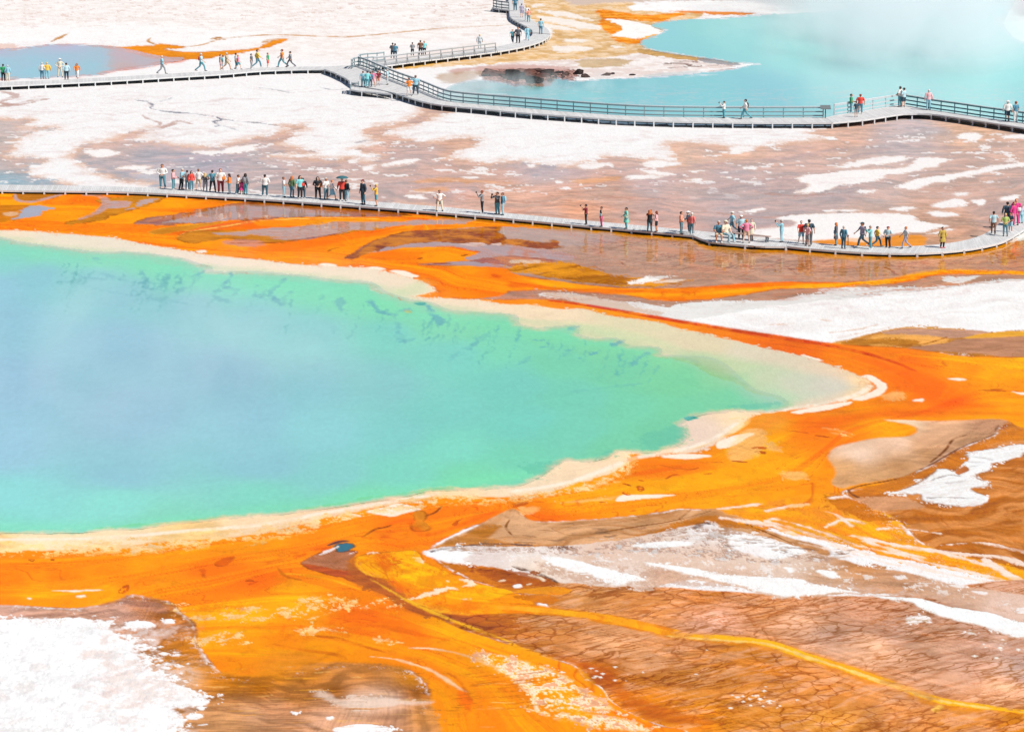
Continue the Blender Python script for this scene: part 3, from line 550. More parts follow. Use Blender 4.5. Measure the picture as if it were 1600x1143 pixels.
POOLC = rbf([(0, 377, (150, 228, 196)), (60, 392, (150, 228, 196)), (0, 405, (150, 220, 214)), (60, 430, (150, 208, 218)), (0, 450, (158, 208, 224)), (110, 400, (148, 226, 196)), (150, 430, (148, 210, 215)), (0, 500, (158, 204, 222)), (0, 600, (165, 202, 226)), (0, 700, (168, 208, 230)), (0, 780, (156, 228, 226)), (0, 820, (150, 226, 214)),
             (150, 405, (150, 230, 190)), (250, 408, (148, 230, 188)), (200, 460, (150, 206, 216)), (300, 430, (146, 226, 196)), (300, 480, (150, 204, 214)), (200, 540, (158, 200, 220)), (200, 650, (158, 198, 220)), (200, 740, (156, 206, 220)), (200, 790, (152, 228, 216)), (250, 812, (146, 224, 198)),
             (350, 440, (142, 224, 200)), (400, 432, (140, 226, 192)), (400, 500, (148, 208, 216)), (350, 580, (154, 196, 216)), (400, 650, (154, 200, 218)), (400, 720, (152, 204, 218)), (400, 780, (142, 222, 202)), (480, 450, (138, 226, 190)), (480, 520, (146, 210, 214)), (500, 600, (150, 204, 216)), (500, 680, (152, 212, 220)),
             (520, 740, (148, 214, 214)), (560, 775, (140, 222, 192)), (560, 460, (138, 226, 182)), (600, 520, (140, 218, 206)), (600, 600, (146, 206, 210)), (620, 680, (144, 212, 212)), (640, 740, (140, 220, 204)), (620, 470, (146, 228, 176)), (680, 500, (144, 224, 184)), (700, 560, (138, 216, 206)), (700, 640, (140, 214, 208)), (720, 700, (142, 222, 206)), (740, 745, (138, 222, 186)),
             (760, 505, (144, 224, 178)), (780, 540, (140, 222, 188)), (800, 600, (134, 212, 202)), (820, 660, (134, 214, 204)), (820, 720, (134, 216, 190)), (850, 520, (142, 222, 170)), (880, 560, (134, 216, 180)), (900, 620, (132, 212, 190)), (900, 680, (134, 214, 192)), (940, 540, (144, 220, 166)), (960, 580, (134, 214, 172)), (980, 640, (134, 216, 180)),
             (960, 700, (134, 214, 176)), (1040, 560, (150, 220, 160)), (1050, 600, (138, 216, 162)), (1060, 640, (136, 216, 170)), (1030, 680, (130, 210, 168)), (1120, 590, (156, 218, 162)), (1130, 625, (138, 216, 168)), (1180, 630, (148, 216, 176)), (720, 490, (150, 226, 180))], pw=4.0)
def poolc(sl):
    gr = sst(250, 900, Uc[sl] + 2 * (600 - Vc[sl]) * (Vc[sl] < 600))[..., None]
    rimg = (np.exp(-((Vc[sl] - (392 + .16 * np.maximum(Uc[sl] - 100, 0))) / 20) ** 2) * (Uc[sl] < 1050) * .55 + np.exp(-((Vc[sl] - (826 - .135 * np.maximum(Uc[sl] - 200, 0))) / 11) ** 2) * (Uc[sl] < 1080) * .5)[..., None]
    c = POOLC(sl) * (1 - rimg) + alb((140, 236, 184)) * rimg
    c = c * (np.array([.92, .995, .95]) * (1 - gr) + np.array([.84, 1.02, .86]) * gr); g = N_F[sl] * 0.020 + N_S[sl] * 0.022 + N_A2[sl] * 0.03; return c * (1 + g[..., None])
WATERPOLY = '-200,366 -20,372 32,381 100,390 150,396 212,397 275,405 300,412 325,420 322,425 345,427 400,427 462,432 525,440 575,443 600,458 640,471 670,475 700,487 750,491 800,495 806,508 837,515 870,513 898,512 900,525 930,532 960,531 980,543 1025,545 1032,557 1100,560 1130,572 1150,590 1175,610 1215,622 1225,634 1200,641 1150,642 1095,646 1060,661 1067,677 1060,692 1025,705 990,706 960,706 940,715 910,721 877,720 850,736 837,745 800,759 725,764 670,765 625,775 575,782 525,790 475,797 400,806 350,810 275,817 200,826 100,831 0,831 -200,832'
dW = P(poolc, WATERPOLY, soft=9, warp=.3, rag=3.2, wt=1, brk=False)
P((176, 214, 170), '-200,362 0,368 100,384 200,392 330,415 420,420 560,436 620,452 670,472 760,486 830,500 900,505 1000,534 1100,552 1130,566 1100,566 1020,550 950,536 890,520 800,505 700,494 620,474 560,446 420,436 330,428 200,404 100,396 0,384 -200,380', soft=9, rag=4, al=.38, brk=False)
P(rbf([(1150, 570, (196, 214, 170)), (1200, 590, (198, 212, 178)), (1250, 600, (206, 212, 188)), (1300, 605, (214, 208, 194)), (1220, 625, (176, 216, 180)), (1280, 622, (206, 212, 190)), (1160, 600, (166, 216, 166))]),
  '1060,556 1100,550 1160,562 1230,576 1290,590 1335,604 1310,616 1260,626 1215,634 1190,628 1150,606 1110,580', soft=16, warp=1, al=.85)
for s in ('640,446 660,440 672,454 650,462 610,458', '890,502 960,512 1040,532 1060,545 980,530 920,518'): P((206, 222, 176), s, soft=9, al=.5)
P((60, 176, 150), '650,474 668,474 662,478 652,476', soft=1.2, rag=1)
P((86, 186, 172), '1072,652 1085,650 1090,653 1078,657 1072,656', soft=1.5, rag=1)
P((200, 224, 140), '632,485 640,484 641,489 632,490', soft=1, rag=1)
dk = (88, 170, 178)
P((255, 196, 110), '-200,846 100,848 300,834 420,822 520,802 600,788 680,776 780,778 880,766 960,742 985,716 990,728 960,752 900,770 800,786 700,790 640,796 560,806 460,836 400,846 300,858 150,868 -200,870', soft=10, warp=1, rag=2, thr=.0, al=.75, wt=.3)
P((255, 214, 160), '-200,850 100,852 250,842 420,826 540,800 620,786 700,778 820,776 900,762 960,740 980,724 970,738 900,768 800,780 700,784 620,794 540,810 460,830 300,850 150,862 -200,866', soft=6, warp=1, rag=2, thr=.1, al=.8)
for s, w, a in (('360,424 362,432 356,440 352,448 370,452 368,460 356,464', 1.3, .7), ('322,424 310,430 304,440 300,450', 1.6, .6), ('280,440 285,450 275,460', 1.5, .45), ('222,424 226,440 224,450 246,452', 1.5, .5),
                ('262,430 256,442 250,452', 1.4, .45), ('345,455 335,462 350,470 372,476', 1.6, .45), ('156,420 165,430 190,437 222,444', 1.6, .4), ('148,404 156,412', 1.2, .35), ('110,428 135,434 165,436', 1.2, .35),
                ('446,437 440,446 430,452 426,460 440,478', 1.5, .55), ('400,462 415,468 430,466', 2, .5), ('534,466 530,474 534,486', 2, .5), ('580,470 588,482 600,490 616,492 612,500', 2.2, .65), ('616,490 635,485 645,483', 1, .5),
                ('670,478 676,490 686,500 688,508', 2.0, .65), ('620,505 622,520 628,535', 2, .4), ('628,535 650,528', 1.2, .4), ('765,518 756,526 746,534 730,545', 2.2, .55), ('450,462 456,456', 2, .4), ('524,508 520,522', 2.4, .35),
                ('832,531 850,532 858,540 848,542', .9, .5), ('935,549 920,556 905,560', 1.0, .7), ('976,533 960,538 955,542', 1.8, .6), ('890,548 880,556', 1.4, .4), ('1012,553 1000,560 990,570', 1.5, .5), ('830,555 820,565 805,571', 1.4, .4),
                ('100,440 200,462 300,476', 1.2, .25), ('490,580 500,560', 3, .15), ('1000,600 960,604 900,612', 1.4, .25), ('1075,560 1090,566', 1, .3), ('720,550 700,566', 1.5, .25), ('890,515 905,510', 1.2, .4)):
    L(dk, s, w * 1.15, 2, .8, rag=2.2, al=min(1, a * 1.15))
random.seed(12)
for i in range(64):       # branching clefts in the pool wall under the far rim
    k = random.random(); x = 90 + 960 * k; y = 404 + 150 * k ** 1.25 + random.uniform(2, 22); a = random.choice((-1, 1)); w0 = random.uniform(.5, 1.0); al_ = random.uniform(.3, .65)
    for br in range(random.choice((1, 2, 3))):
        q_ = []; xx, yy = x, y
        for j in range(random.randint(3, 6)):
            q_.append('%.0f,%.1f' % (xx, yy)); xx -= random.uniform(1, 8) * (1 if j % 2 else -.2); yy += random.uniform(2, 6)
        if len(q_) > 1: L((84, 178, 168), ' '.join(q_), w0, 1.5, .6, rag=.8, al=al_)
        x, y = xx, yy; a = -a; w0 *= .8
for s in ('1040,668 1062,668 1066,684 1050,696 1010,702 1000,690', '820,730 850,724 874,722 860,736 838,744', '930,716 955,706 945,713', '1140,636 1190,632 1215,630 1180,638'):
    P((96, 196, 160), s, soft=4, rag=4, al=.5)
for s in ('300,812 400,804 480,794 560,783', '560,780 640,770 680,764 760,762', '150,826 260,818'): L((128, 222, 150), s, 1.8, 2, .3, rag=1.8, al=.7)

# ---- lower slope, right: pink-brown bank, brown run-off, crusts
P(mixnoise((190, 108, 44), (226, 146, 84), N_S, -.6, .6), '1780,680 1620,672 1588,664 1575,658 1560,668 1555,680 1500,702 1450,730 1400,750 1340,766 1320,772 1350,790 1400,812 1440,850 1500,880 1600,900 1780,940', soft=2, warp=.8, rag=1.5, wt=.5, cr=.2)
BANK = rbf([(1400, 690, (250, 205, 175)), (1340, 712, (250, 212, 186)), (1400, 664, (255, 225, 190)), (1480, 662, (236, 180, 140)), (1540, 662, (206, 150, 116)), (1520, 690, (196, 146, 108)), (1450, 710, (200, 146, 100)), (1400, 730, (196, 142, 96)),
            (1370, 750, (204, 152, 104)), (1330, 750, (216, 160, 110)), (1450, 690, (226, 170, 130)), (1320, 730, (235, 175, 120)), (1480, 715, (205, 150, 115))])
P(BANK, '1382,656 1440,658 1500,657 1550,655 1575,658 1560,668 1555,680 1500,700 1450,728 1400,747 1340,758 1320,764 1302,757 1306,738 1293,714 1308,698 1340,690 1370,684 1415,682 1434,674 1422,664', soft=3, warp=.5, rag=.6, wt=.4)
for s in ('1556,678 1500,700 1450,728 1400,748 1340,760 1325,768', '1454,722 1475,705 1490,686 1510,680', '1560,664 1555,674', '1325,765 1335,774 1370,792'): L((130, 74, 40), s, .9, 1, .2, taper=.3)
P((216, 124, 20), '1330,766 1400,752 1455,732 1505,704 1560,682 1590,668 1780,690 1780,700 1600,688 1540,700 1500,728 1450,742 1420,758 1380,770 1350,776', soft=3, rag=2, al=.85)
P((222, 158, 116), '1340,778 1400,776 1440,786 1450,795 1400,796 1370,800 1340,786', soft=3, rag=1.5)
P((248, 246, 246), '1388,771 1406,767 1425,761 1440,752 1452,745 1460,738 1467,733 1480,733 1492,737 1500,728 1510,720 1508,712 1520,706 1550,702 1585,695 1610,698 1600,706 1590,712 1578,716 1570,720 1552,726 1548,734 1530,742 1532,748 1547,755 1544,760 1522,764 1530,770 1545,777 1544,783 1527,791 1500,792 1475,790 1445,781 1443,773 1428,772', soft=1.2, warp=.6, rag=2.0, edge=(170, 112, 80), ew=1.0)
for s in ('1458,750 1480,743 1500,744', '1510,715 1530,716 1550,720', '1512,722 1540,724', '1450,778 1500,778 1540,780', '1515,730 1530,728', '1480,755 1510,752'): L((170, 156, 156), s, .9, 1, .8, rag=1.2, al=.8)
P((205, 120, 70), '1494,736 1505,728 1512,736 1500,742', soft=1, rag=1)
for s in ('1530,800 1600,790', '1540,740 1600,730', '1560,770 1600,765', '1480,806 1600,796', '1550,820 1600,812'): L((160, 76, 24), s, 1.8, 3, 1, rag=2, al=.5)
# brown bank under the belt
P(mixnoise((196, 136, 90), (222, 166, 122), N_S, -.5, .6), '664,864 685,852 700,842 735,828 762,814 785,800 802,795 815,806 837,816 925,812 1025,803 1062,796 1090,797 1120,794 1140,800 1170,812 1200,828 1240,842 1290,856 1290,870 1240,862 1200,845 1150,835 1127,828 1120,818 1087,822 1037,832 975,844 925,850 860,856 800,856 700,858', soft=1.6, rag=1, wt=.5)
P((198, 116, 20), '675,860 700,846 740,830 765,820 780,826 770,838 790,848 850,852 900,850 800,858 700,860', soft=3, rag=2, al=.7)
P((226, 172, 130), '762,842 790,816 800,798 815,808 870,830 860,838 800,838', soft=3, rag=1.2, al=.8)
P((206, 120, 30), '980,838 1020,830 1060,818 1100,806 1140,808 1200,830 1150,824 1100,818 1040,832', soft=3, rag=2, al=.9)
for s in ('862,826 880,834 905,836 960,828 1010,820 1060,812 1110,798', '840,828 870,830', '1060,812 1080,796', '1145,810 1180,824 1240,850', '800,836 790,824 796,812'): L((140, 84, 44), s, .8, .9, .3)
# gold field with white ripples, right of it
P(mixnoise((255, 172, 30), (240, 150, 40), N_B, -.5, .5), '1118,796 1160,792 1200,784 1290,768 1320,772 1350,790 1400,812 1440,850 1500,868 1600,890 1780,930 1780,960 1640,925 1560,905 1450,882 1380,870 1330,858 1290,846 1240,836 1190,820 1150,804', soft=3, rag=3, wt=.3)
P((206, 112, 30), '1310,772 1340,782 1380,806 1400,812 1360,815 1330,806 1300,790 1296,778', soft=2, rag=3, al=.85)
for s, w in (('1125,795 1150,792 1188,788', 1.6), ('1200,798 1230,792 1260,788', 2), ('1130,808 1170,815 1210,822 1250,838', 2.5), ('1200,815 1240,826 1280,840 1330,862 1400,876 1450,892 1520,906 1600,924 1780,960', 2.0), ('1210,810 1250,820 1290,834 1340,854 1410,868 1460,882 1530,898 1610,918', 1.2), ('1230,830 1280,846 1330,866 1390,882 1440,896 1500,906', 1.1), ('1290,824 1320,812 1350,818', 1.6),
             ('1330,838 1400,852 1470,862 1530,868 1570,872 1610,886 1700,905', 2.2), ('1410,852 1450,860 1500,872 1560,890 1600,912', 1.4), ('1535,874 1562,890 1600,912 1650,925', 2.4), ('1350,846 1400,862 1440,872', 1.5), ('1240,846 1290,858 1330,872', 1.5),
             ('1290,800 1310,806 1330,822', 1.5), ('1470,852 1530,848 1580,858 1610,866', 1.6), ('1300,778 1320,776 1330,780', 1.6), ('1370,828 1400,826 1470,834', 1.0)):
    L((253, 228, 214), s, w, 1.8, 1.4, rag=1.8, taper=.3, al=.95)
# ---- lower right slope: cracked brown film
SLOPE = rbf([(850, 980, (200, 130, 76)), (950, 1000, (226, 160, 112)), (1000, 1030, (236, 166, 116)), (900, 940, (210, 140, 82)), (1000, 940, (216, 136, 76)), (1100, 930, (222, 136, 74)), (1120, 970, (240, 176, 146)), (1200, 950, (228, 150, 96)), (1250, 970, (240, 176, 136)),
            (1350, 950, (214, 150, 116)), (1400, 985, (204, 156, 132)), (1300, 990, (206, 160, 136)), (1350, 1010, (244, 184, 144)), (1450, 1000, (200, 146, 116)), (1550, 1000, (216, 170, 148)), (1500, 1040, (204, 152, 126)), (1580, 1050, (196, 160, 146)), (1450, 1070, (232, 164, 124)),
            (1550, 1080, (240, 172, 128)), (1150, 1020, (214, 130, 56)), (1100, 1060, (222, 140, 70)), (1000, 1070, (206, 122, 56)), (950, 1050, (196, 96, 20)), (1000, 1100, (226, 128, 20)), (1200, 1050, (226, 134, 54)), (1300, 1080, (228, 140, 70)), (1200, 1110, (230, 146, 70)), (1300, 1130, (232, 150, 70)),
            (1400, 1120, (230, 148, 86)), (1500, 1130, (226, 140, 66)), (1100, 1120, (232, 140, 40)), (1600, 1135, (220, 130, 40)), (750, 975, (190, 104, 30)), (820, 990, (190, 112, 56)), (720, 890, (200, 112, 20)), (760, 900, (206, 116, 30)), (880, 960, (206, 130, 74))])
def slope(sl):
    c = SLOPE(sl); t = (sst(-.7, .7, FL2[sl] + .3 * N_S[sl]) - .5)[..., None]; c = c * (1 + .16 * t)
    xr = X[sl] * .80 + Y[sl] * .60; yr = -X[sl] * .60 + Y[sl] * .80
    n = fbm(xr / 2.4 + .8 * N_A[sl], yr / .62 + 1.4 * N_A2[sl], 4, .6); n2 = fbm(xr / 1.2 + 30, yr / .3 + N_A[sl], 3, .6)
    k = (np.exp(-(n / .10) ** 2) * .55 * sst(-.6, .3, N_A[sl]) + .25 * sst(0, .6, n2))[..., None]
    c = c * np.array([1.05, 1.08, 1.16]); pk = (sst(.0, .7, -n2 + .5 * N_A2[sl]) * .35)[..., None]; c = c * (1 - pk) + alb((246, 190, 158)) * pk
    return c * (1 - k) + alb((184, 100, 22)) * k
P(slope, '684,870 760,880 840,905 1000,915 1200,928 1400,930 1600,905 1780,940 1780,1260 1160,1260 1080,1150 1037,1135 1000,1122 955,1097 940,1077 912,1057 900,1042 850,1025 800,1007 750,992 700,972 700,960 800,958 860,950 800,925 765,915 725,900', soft=1.6, warp=.5, rag=.8, wt=.5, cr=1)
P((196, 92, 10), '860,1022 920,1036 960,1060 1000,1090 1060,1110 1120,1130 1040,1130 990,1110 950,1080 920,1050', soft=8, rag=2, al=.7, cr=.2)
P((206, 118, 20), '684,880 730,888 800,900 860,915 800,922 765,914 725,900', soft=4, rag=1.5, cr=.1)
P((196, 90, 10), '560,862 540,878 580,902 615,920 640,938 690,956 760,960 740,975 700,968 650,954 615,938 575,918 540,904 500,893 470,882 490,868 510,862', soft=2, rag=1.2, wt=.6, edge=(140, 66, 14), ew=1)
P((186, 120, 96), '470,880 495,866 520,862 556,863 545,878 560,892 530,890 500,884', soft=2, rag=1.5, wt=.7)
P((184, 100, 36), '550,872 566,890 600,906 640,930 690,952 750,962 800,962 800,992 750,982 700,968 640,952 590,928 545,904', soft=6, warp=1.5, rag=2.2, al=.85, wt=.6)
P((50, 112, 130), '525,853 534,849 549,850 553,855 546,861 530,862', soft=2.2, warp=1, rag=1.6, brk=False, wt=1, edge=(40, 70, 80), ew=1)
for s in ('500,866 520,858 528,853', '505,862 515,860', '545,866 556,862'): L((240, 225, 225), s, .9, .8, .2, rag=.8)
L((90, 60, 70), '512,852 530,846 545,845', 1.6, 1.6, .2)
# gold lobe
P(mixnoise((255, 176, 24), (242, 140, 16), N_B2 + .4 * N_F, -.5, .5), '556,872 580,866 620,862 652,862 664,876 675,884 700,894 725,902 745,912 765,916 800,925 780,932 760,938 800,944 840,946 875,951 940,958 1000,970 1062,986 1000,984 940,972 900,962 800,958 760,960 700,958 640,940 625,917 600,905 575,900 556,886', soft=1.6, rag=1.0, cr=0, edge=(196, 100, 14), ew=.8)
P((236, 92, 14), '588,868 612,866 614,880 600,890 590,880', soft=6, rag=3, al=.7)
P((240, 110, 16), '612,902 628,914 636,926 626,922 616,912', soft=4, rag=2, al=.7)
for s, w in (('645,936 660,932 680,926 700,920 715,922', 2.6), ('700,908 720,906 735,912 725,916', 2.6), ('652,872 660,880', 2), ('575,865 590,864', 1.5), ('720,936 730,937', 1)):
    L((253, 232, 205), s, w, 1.6, .6, rag=3, al=.9)
L((196, 108, 30), '765,925 800,928 870,918 890,920', 1.2, 1.2, .4)
P((240, 150, 20), '800,924 850,917 885,918 892,926 860,930 820,928', soft=1.5, rag=1.2, cr=.2)
P((216, 122, 30), '800,932 850,930 872,936 862,944 830,942', soft=2, rag=2, cr=.1)
# thin gold stream down to the right
L((236, 140, 20), '860,954 920,962 1000,978 1062,992 1137,999 1200,1008 1270,1030 1340,1052 1410,1076 1475,1098 1540,1108 1620,1118 1780,1130', 7.5, 6, .3, rag=2, taper=.3, al=.7, cr=.1)
L((255, 182, 44), '780,949 860,954 920,962 960,968 1000,978 1062,992 1137,997 1200,1005 1250,1022 1325,1045 1400,1071 1475,1095 1540,1104 1600,1112 1780,1130', 4.2, 1.2, .3, rag=.8, taper=.25, cr=0)
L((255, 212, 130), '1040,993 1137,1001 1200,1006 1260,1026 1340,1051 1410,1076 1480,1096 1600,1113', 1.4, 1.4, .5, rag=1.6, al=.8)
P((255, 196, 96), '1456,1108 1470,1100 1476,1104 1466,1112', soft=3, rag=1)
# pale band across the slope
BAND = rbf([(700, 868, (246, 236, 234)), (760, 866, (232, 214, 208)), (850, 860, (240, 226, 220)), (850, 885, (242, 218, 200)), (930, 866, (228, 194, 174)), (1000, 850, (230, 200, 182)), (1100, 835, (240, 232, 230)), (1100, 870, (232, 200, 180)), (1040, 905, (222, 178, 150)), (960, 900, (235, 214, 202)),
            (1200, 880, (234, 204, 184)), (1200, 855, (240, 230, 226)), (1260, 870, (226, 198, 180)), (1300, 900, (212, 166, 132)), (1400, 915, (200, 148, 112)), (1500, 935, (212, 168, 140)), (1580, 950, (232, 196, 178)), (1350, 880, (206, 140, 86)), (1150, 905, (226, 190, 168))])
P(BAND, '664,864 700,855 750,853 800,855 860,854 925,848 975,842 1037,830 1087,820 1122,816 1127,825 1162,832 1200,840 1250,856 1300,872 1350,884 1420,896 1500,915 1600,930 1780,960 1780,1000 1600,975 1500,946 1440,932 1362,926 1340,928 1250,934 1200,930 1150,918 1075,908 1025,917 960,914 925,912 862,907 837,896 800,888 725,882 690,874', soft=2, warp=.6, rag=2.6, wt=.2, cr=.15)
P((188, 148, 128), '690,858 860,856 975,844 1087,822 1122,818 1162,834 1250,858 1300,876 1200,880 1100,872 1000,862 900,868 780,864', soft=5, rag=2, al=.85, thr=-.02)
P((120, 84, 66), '760,856 900,856 1000,846 1100,832 1180,852 1260,872 1180,874 1060,862 960,862 850,864', soft=5, rag=2, al=.75, thr=.34)
P((250, 246, 244), '680,862 860,862 975,850 1087,828 1162,842 1300,884 1400,905 1500,925 1600,945 1600,955 1400,925 1200,915 1000,895 850,880', soft=5, rag=2, al=.55, thr=.38)
P((206, 164, 140), '840,880 1000,884 1200,900 1350,915 1500,935 1600,960 1500,950 1340,930 1150,920 1000,915 900,908', soft=8, rag=2, al=.75, thr=-.1)
for s in ('666,864 700,858 740,862 724,874 740,884 700,878 675,870', '850,869 880,873 900,877 950,889 1007,904 985,910 958,911 925,899 890,892 862,884', '1007,879 1040,882 1075,887 1125,897 1200,902 1250,905 1270,912 1340,926 1300,928 1250,932 1200,926 1150,914 1075,898 1030,888',
          '1137,842 1160,836 1200,843 1255,858 1252,868 1200,871 1150,860', '1276,892 1300,893 1312,903 1290,902', '990,852 1040,846 1080,848 1040,856', '1225,888 1240,888 1236,897'):
    P((251, 249, 248), s, soft=2.5, warp=.4, rag=2.2, al=.95, cr=0)
P((250, 250, 250), '1362,931 1400,933 1440,936 1475,946 1510,952 1560,960 1600,972 1780,1000 1780,1020 1600,998 1575,994 1555,988 1530,978 1500,972 1450,958 1432,948 1425,941 1390,936', soft=1.2, rag=1.4, cr=0, edge=(214, 170, 150), ew=.8)
for s in ('1590,951 1620,950 1640,960 1600,960', '1395,900 1410,900 1416,905 1402,906', '1482,914 1510,916 1500,920', '1515,924 1540,926 1538,930', '1410,966 1440,962 1450,968 1420,976', '1500,990 1520,986 1526,992'): P((244, 232, 228), s, soft=1.5, rag=2)
random.seed(5)
for i in range(150):      # dark broken crust along the band's upper edge
    x = random.uniform(690, 1320); f = (x - 690) / 630
    y = 858 + (-28 * math.sin(f * 3.1) if f < .85 else -10) + random.gauss(0, 1) * 5 + max(0, (x - 1000) / 320) * 18
    L(random.choice(((120, 88, 76), (160, 120, 96), (190, 140, 100))), '%.0f,%.1f %.0f,%.1f %.0f,%.1f' % (x, y, x + random.uniform(5, 14), y + random.uniform(-1.5, 2), x + random.uniform(14, 26), y + random.uniform(-2, 3)), random.uniform(.5, 1.1), .9, .5, rag=1.0, al=random.uniform(.3, .75), n=2)
L((90, 76, 84), '675,862 720,853 770,850 830,852', 1.3, 1.2, .6, rag=1.2)
L((110, 76, 60), '800,885 830,893 860,905 870,910', 1.3, 1.2, .6, rag=1.2)
L((90, 60, 60), '1086,824 1100,817 1116,820', 2.2, 1.8, .4, rag=1.5, al=.8)
P((176, 90, 20), '800,893 830,896 862,908 872,914 830,916 800,914 770,905 740,890 780,890', soft=2, rag=2, al=.9)
P((250, 246, 246), '801,915 814,913 815,918 803,919', soft=1, rag=.6)
for s in ('824,898 842,902 850,908', '822,914 830,912', '780,908 790,906'): L((240, 210, 180), s, 1, 1, .4, rag=1)
for i in range(70):       # small bright crystals low on the slope
    x = random.choice((random.gauss(1165, 30), random.gauss(1205, 14), random.gauss(945, 40), random.gauss(1560, 40)))
    y = {0: 1092, 1: 1094, 2: 1052, 3: 1010}[0 if 1120 < x < 1190 else 1 if 1190 <= x < 1300 else 2 if x < 1100 else 3] + random.gauss(0, 7)
    r = random.uniform(1, 4.5); P((252, 248, 240), '%.1f,%.1f %.1f,%.1f %.1f,%.1f %.1f,%.1f' % (x - r, y, x, y - r * .4, x + r * 1.3, y, x, y + r * .45), soft=.8, warp=.2, rag=.5, al=.9, cr=0, sm=False)

# ---- lower left: streaked brown, white crust
LOW = rbf([(100, 950, (200, 150, 126)), (220, 945, (200, 126, 76)), (180, 958, (196, 148, 128)), (0, 960, (205, 156, 136)), (270, 970, (192, 110, 36)), (300, 1010, (200, 120, 30)), (280, 1060, (206, 140, 70)), (350, 1070, (196, 116, 20)), (400, 1080, (190, 110, 16)), (350, 1130, (206, 146, 96)), (430, 1060, (226, 136, 30)),
           (480, 1060, (196, 120, 40)), (520, 1080, (170, 100, 30)), (560, 1050, (206, 130, 60)), (600, 1095, (222, 180, 156)), (560, 1098, (226, 186, 160)), (650, 1085, (170, 96, 26)), (700, 1100, (226, 130, 20)), (430, 1110, (206, 142, 100)), (500, 1125, (216, 160, 126)), (600, 1130, (205, 146, 110)), (640, 1060, (222, 136, 26)), (690, 1060, (245, 150, 20)),
           (460, 1090, (186, 116, 50)), (660, 1120, (206, 136, 70)), (390, 1120, (206, 150, 110))])
def low(sl):
    c = LOW(sl); t = (sst(-.8, .8, N_S2[sl] + .6 * FL3[sl]) - .5)[..., None]; return c * (1 + .34 * t)
P(low, '-200,945 0,946 75,949 120,950 175,942 200,932 215,930 250,937 270,942 282,957 305,975 305,1002 325,1030 350,1050 420,1056 500,1036 580,1036 640,1046 670,1075 690,1150 700,1260 -200,1260', soft=5, warp=1, rag=2.5, wt=.35, cr=.12)
P((176, 130, 120), '195,935 240,940 262,948 258,956 230,950 205,946', soft=4, rag=2, al=.45)
L((140, 70, 20), '200,932 250,939 270,944 284,960 304,974 305,1002 318,1020', 1.0, 1.6, .2, rag=1.6, al=.5)
P((252, 250, 250), '-200,966 0,967 30,963 50,965 90,966 125,966 150,968 172,974 180,984 192,997 210,1010 224,1030 236,1044 260,1056 275,1068 300,1076 320,1086 331,1095 325,1103 300,1105 270,1107 285,1120 283,1135 276,1150 300,1260 -200,1260', soft=1.3, warp=.8, rag=4.2, wt=0, cr=0, edge=(214, 180, 166), ew=.9)
cr_ = sst(.3, .8, N_B2 + .25 * N_F) * sst(970, 1000, Vc) * sst(1180, 1060, Vc) * sst(260, 180, Uc) * .35
blend(cr_, slice(None), (240, 214, 206))
lw_ = sst(965, 985, Vc) * sst(330, 250, Uc)
blend(sst(-.1, .7, N_G + .5 * N_B) * lw_ * .55, slice(None), (236, 230, 230)); blend(sst(.25, .75, N_A2 + .5 * N_G) * lw_ * .5, slice(None), (238, 208, 196))
blend(sst(.2, .5, N_H * .6 + N_B2 * .6) * lw_ * .5, slice(None), (222, 216, 216))
random.seed(8)
for i in range(120):
    k = random.random(); x = 170 + 125 * k + random.gauss(0, 18); y = 972 + 105 * k ** .8 + random.gauss(0, 12)
    if x > 300: continue
    r = random.uniform(2, 8); P((252, 248, 248), '%.1f,%.1f %.1f,%.1f %.1f,%.1f %.1f,%.1f' % (x - r, y, x, y - r * .3, x + r * 1.2, y - .5, x + r * .2, y + r * .35), soft=1, warp=.5, rag=1.6, al=.92, cr=0, sm=False)
for s in ('258,968 270,967 272,974 260,975', '200,972 222,970 240,972 244,978 225,981 205,980', '55,1109 63,1110 62,1112 55,1113', '290,1118 310,1114 318,1118 300,1122', '455,1113 466,1112 470,1114 460,1116', '506,1121 520,1119 522,1123 510,1126', '520,1140 560,1132 600,1134 620,1142 560,1148', '460,1116 468,1114', '310,1132 326,1130'):
    P((251, 248, 248), s, soft=1, rag=1.5)
P((240, 216, 200), '502,1078 515,1082 530,1092 560,1088 600,1089 640,1094 680,1096 640,1100 580,1106 540,1104 520,1100 498,1086', soft=5, rag=2.5, al=.6)
for i in range(90):       # fine horizontal threads
    x = random.uniform(300, 760); y = random.uniform(1038, 1140); w = random.uniform(20, 70)
    L(random.choice(((150, 84, 14), (246, 190, 110), (170, 104, 40), (255, 170, 40))), '%.0f,%.1f %.0f,%.1f %.0f,%.1f' % (x, y, x + w / 2, y + random.uniform(-2, 1), x + w, y + random.uniform(-3, 2)), random.uniform(.4, .9), .9, .8, rag=.8, al=random.uniform(.3, .7), n=3)
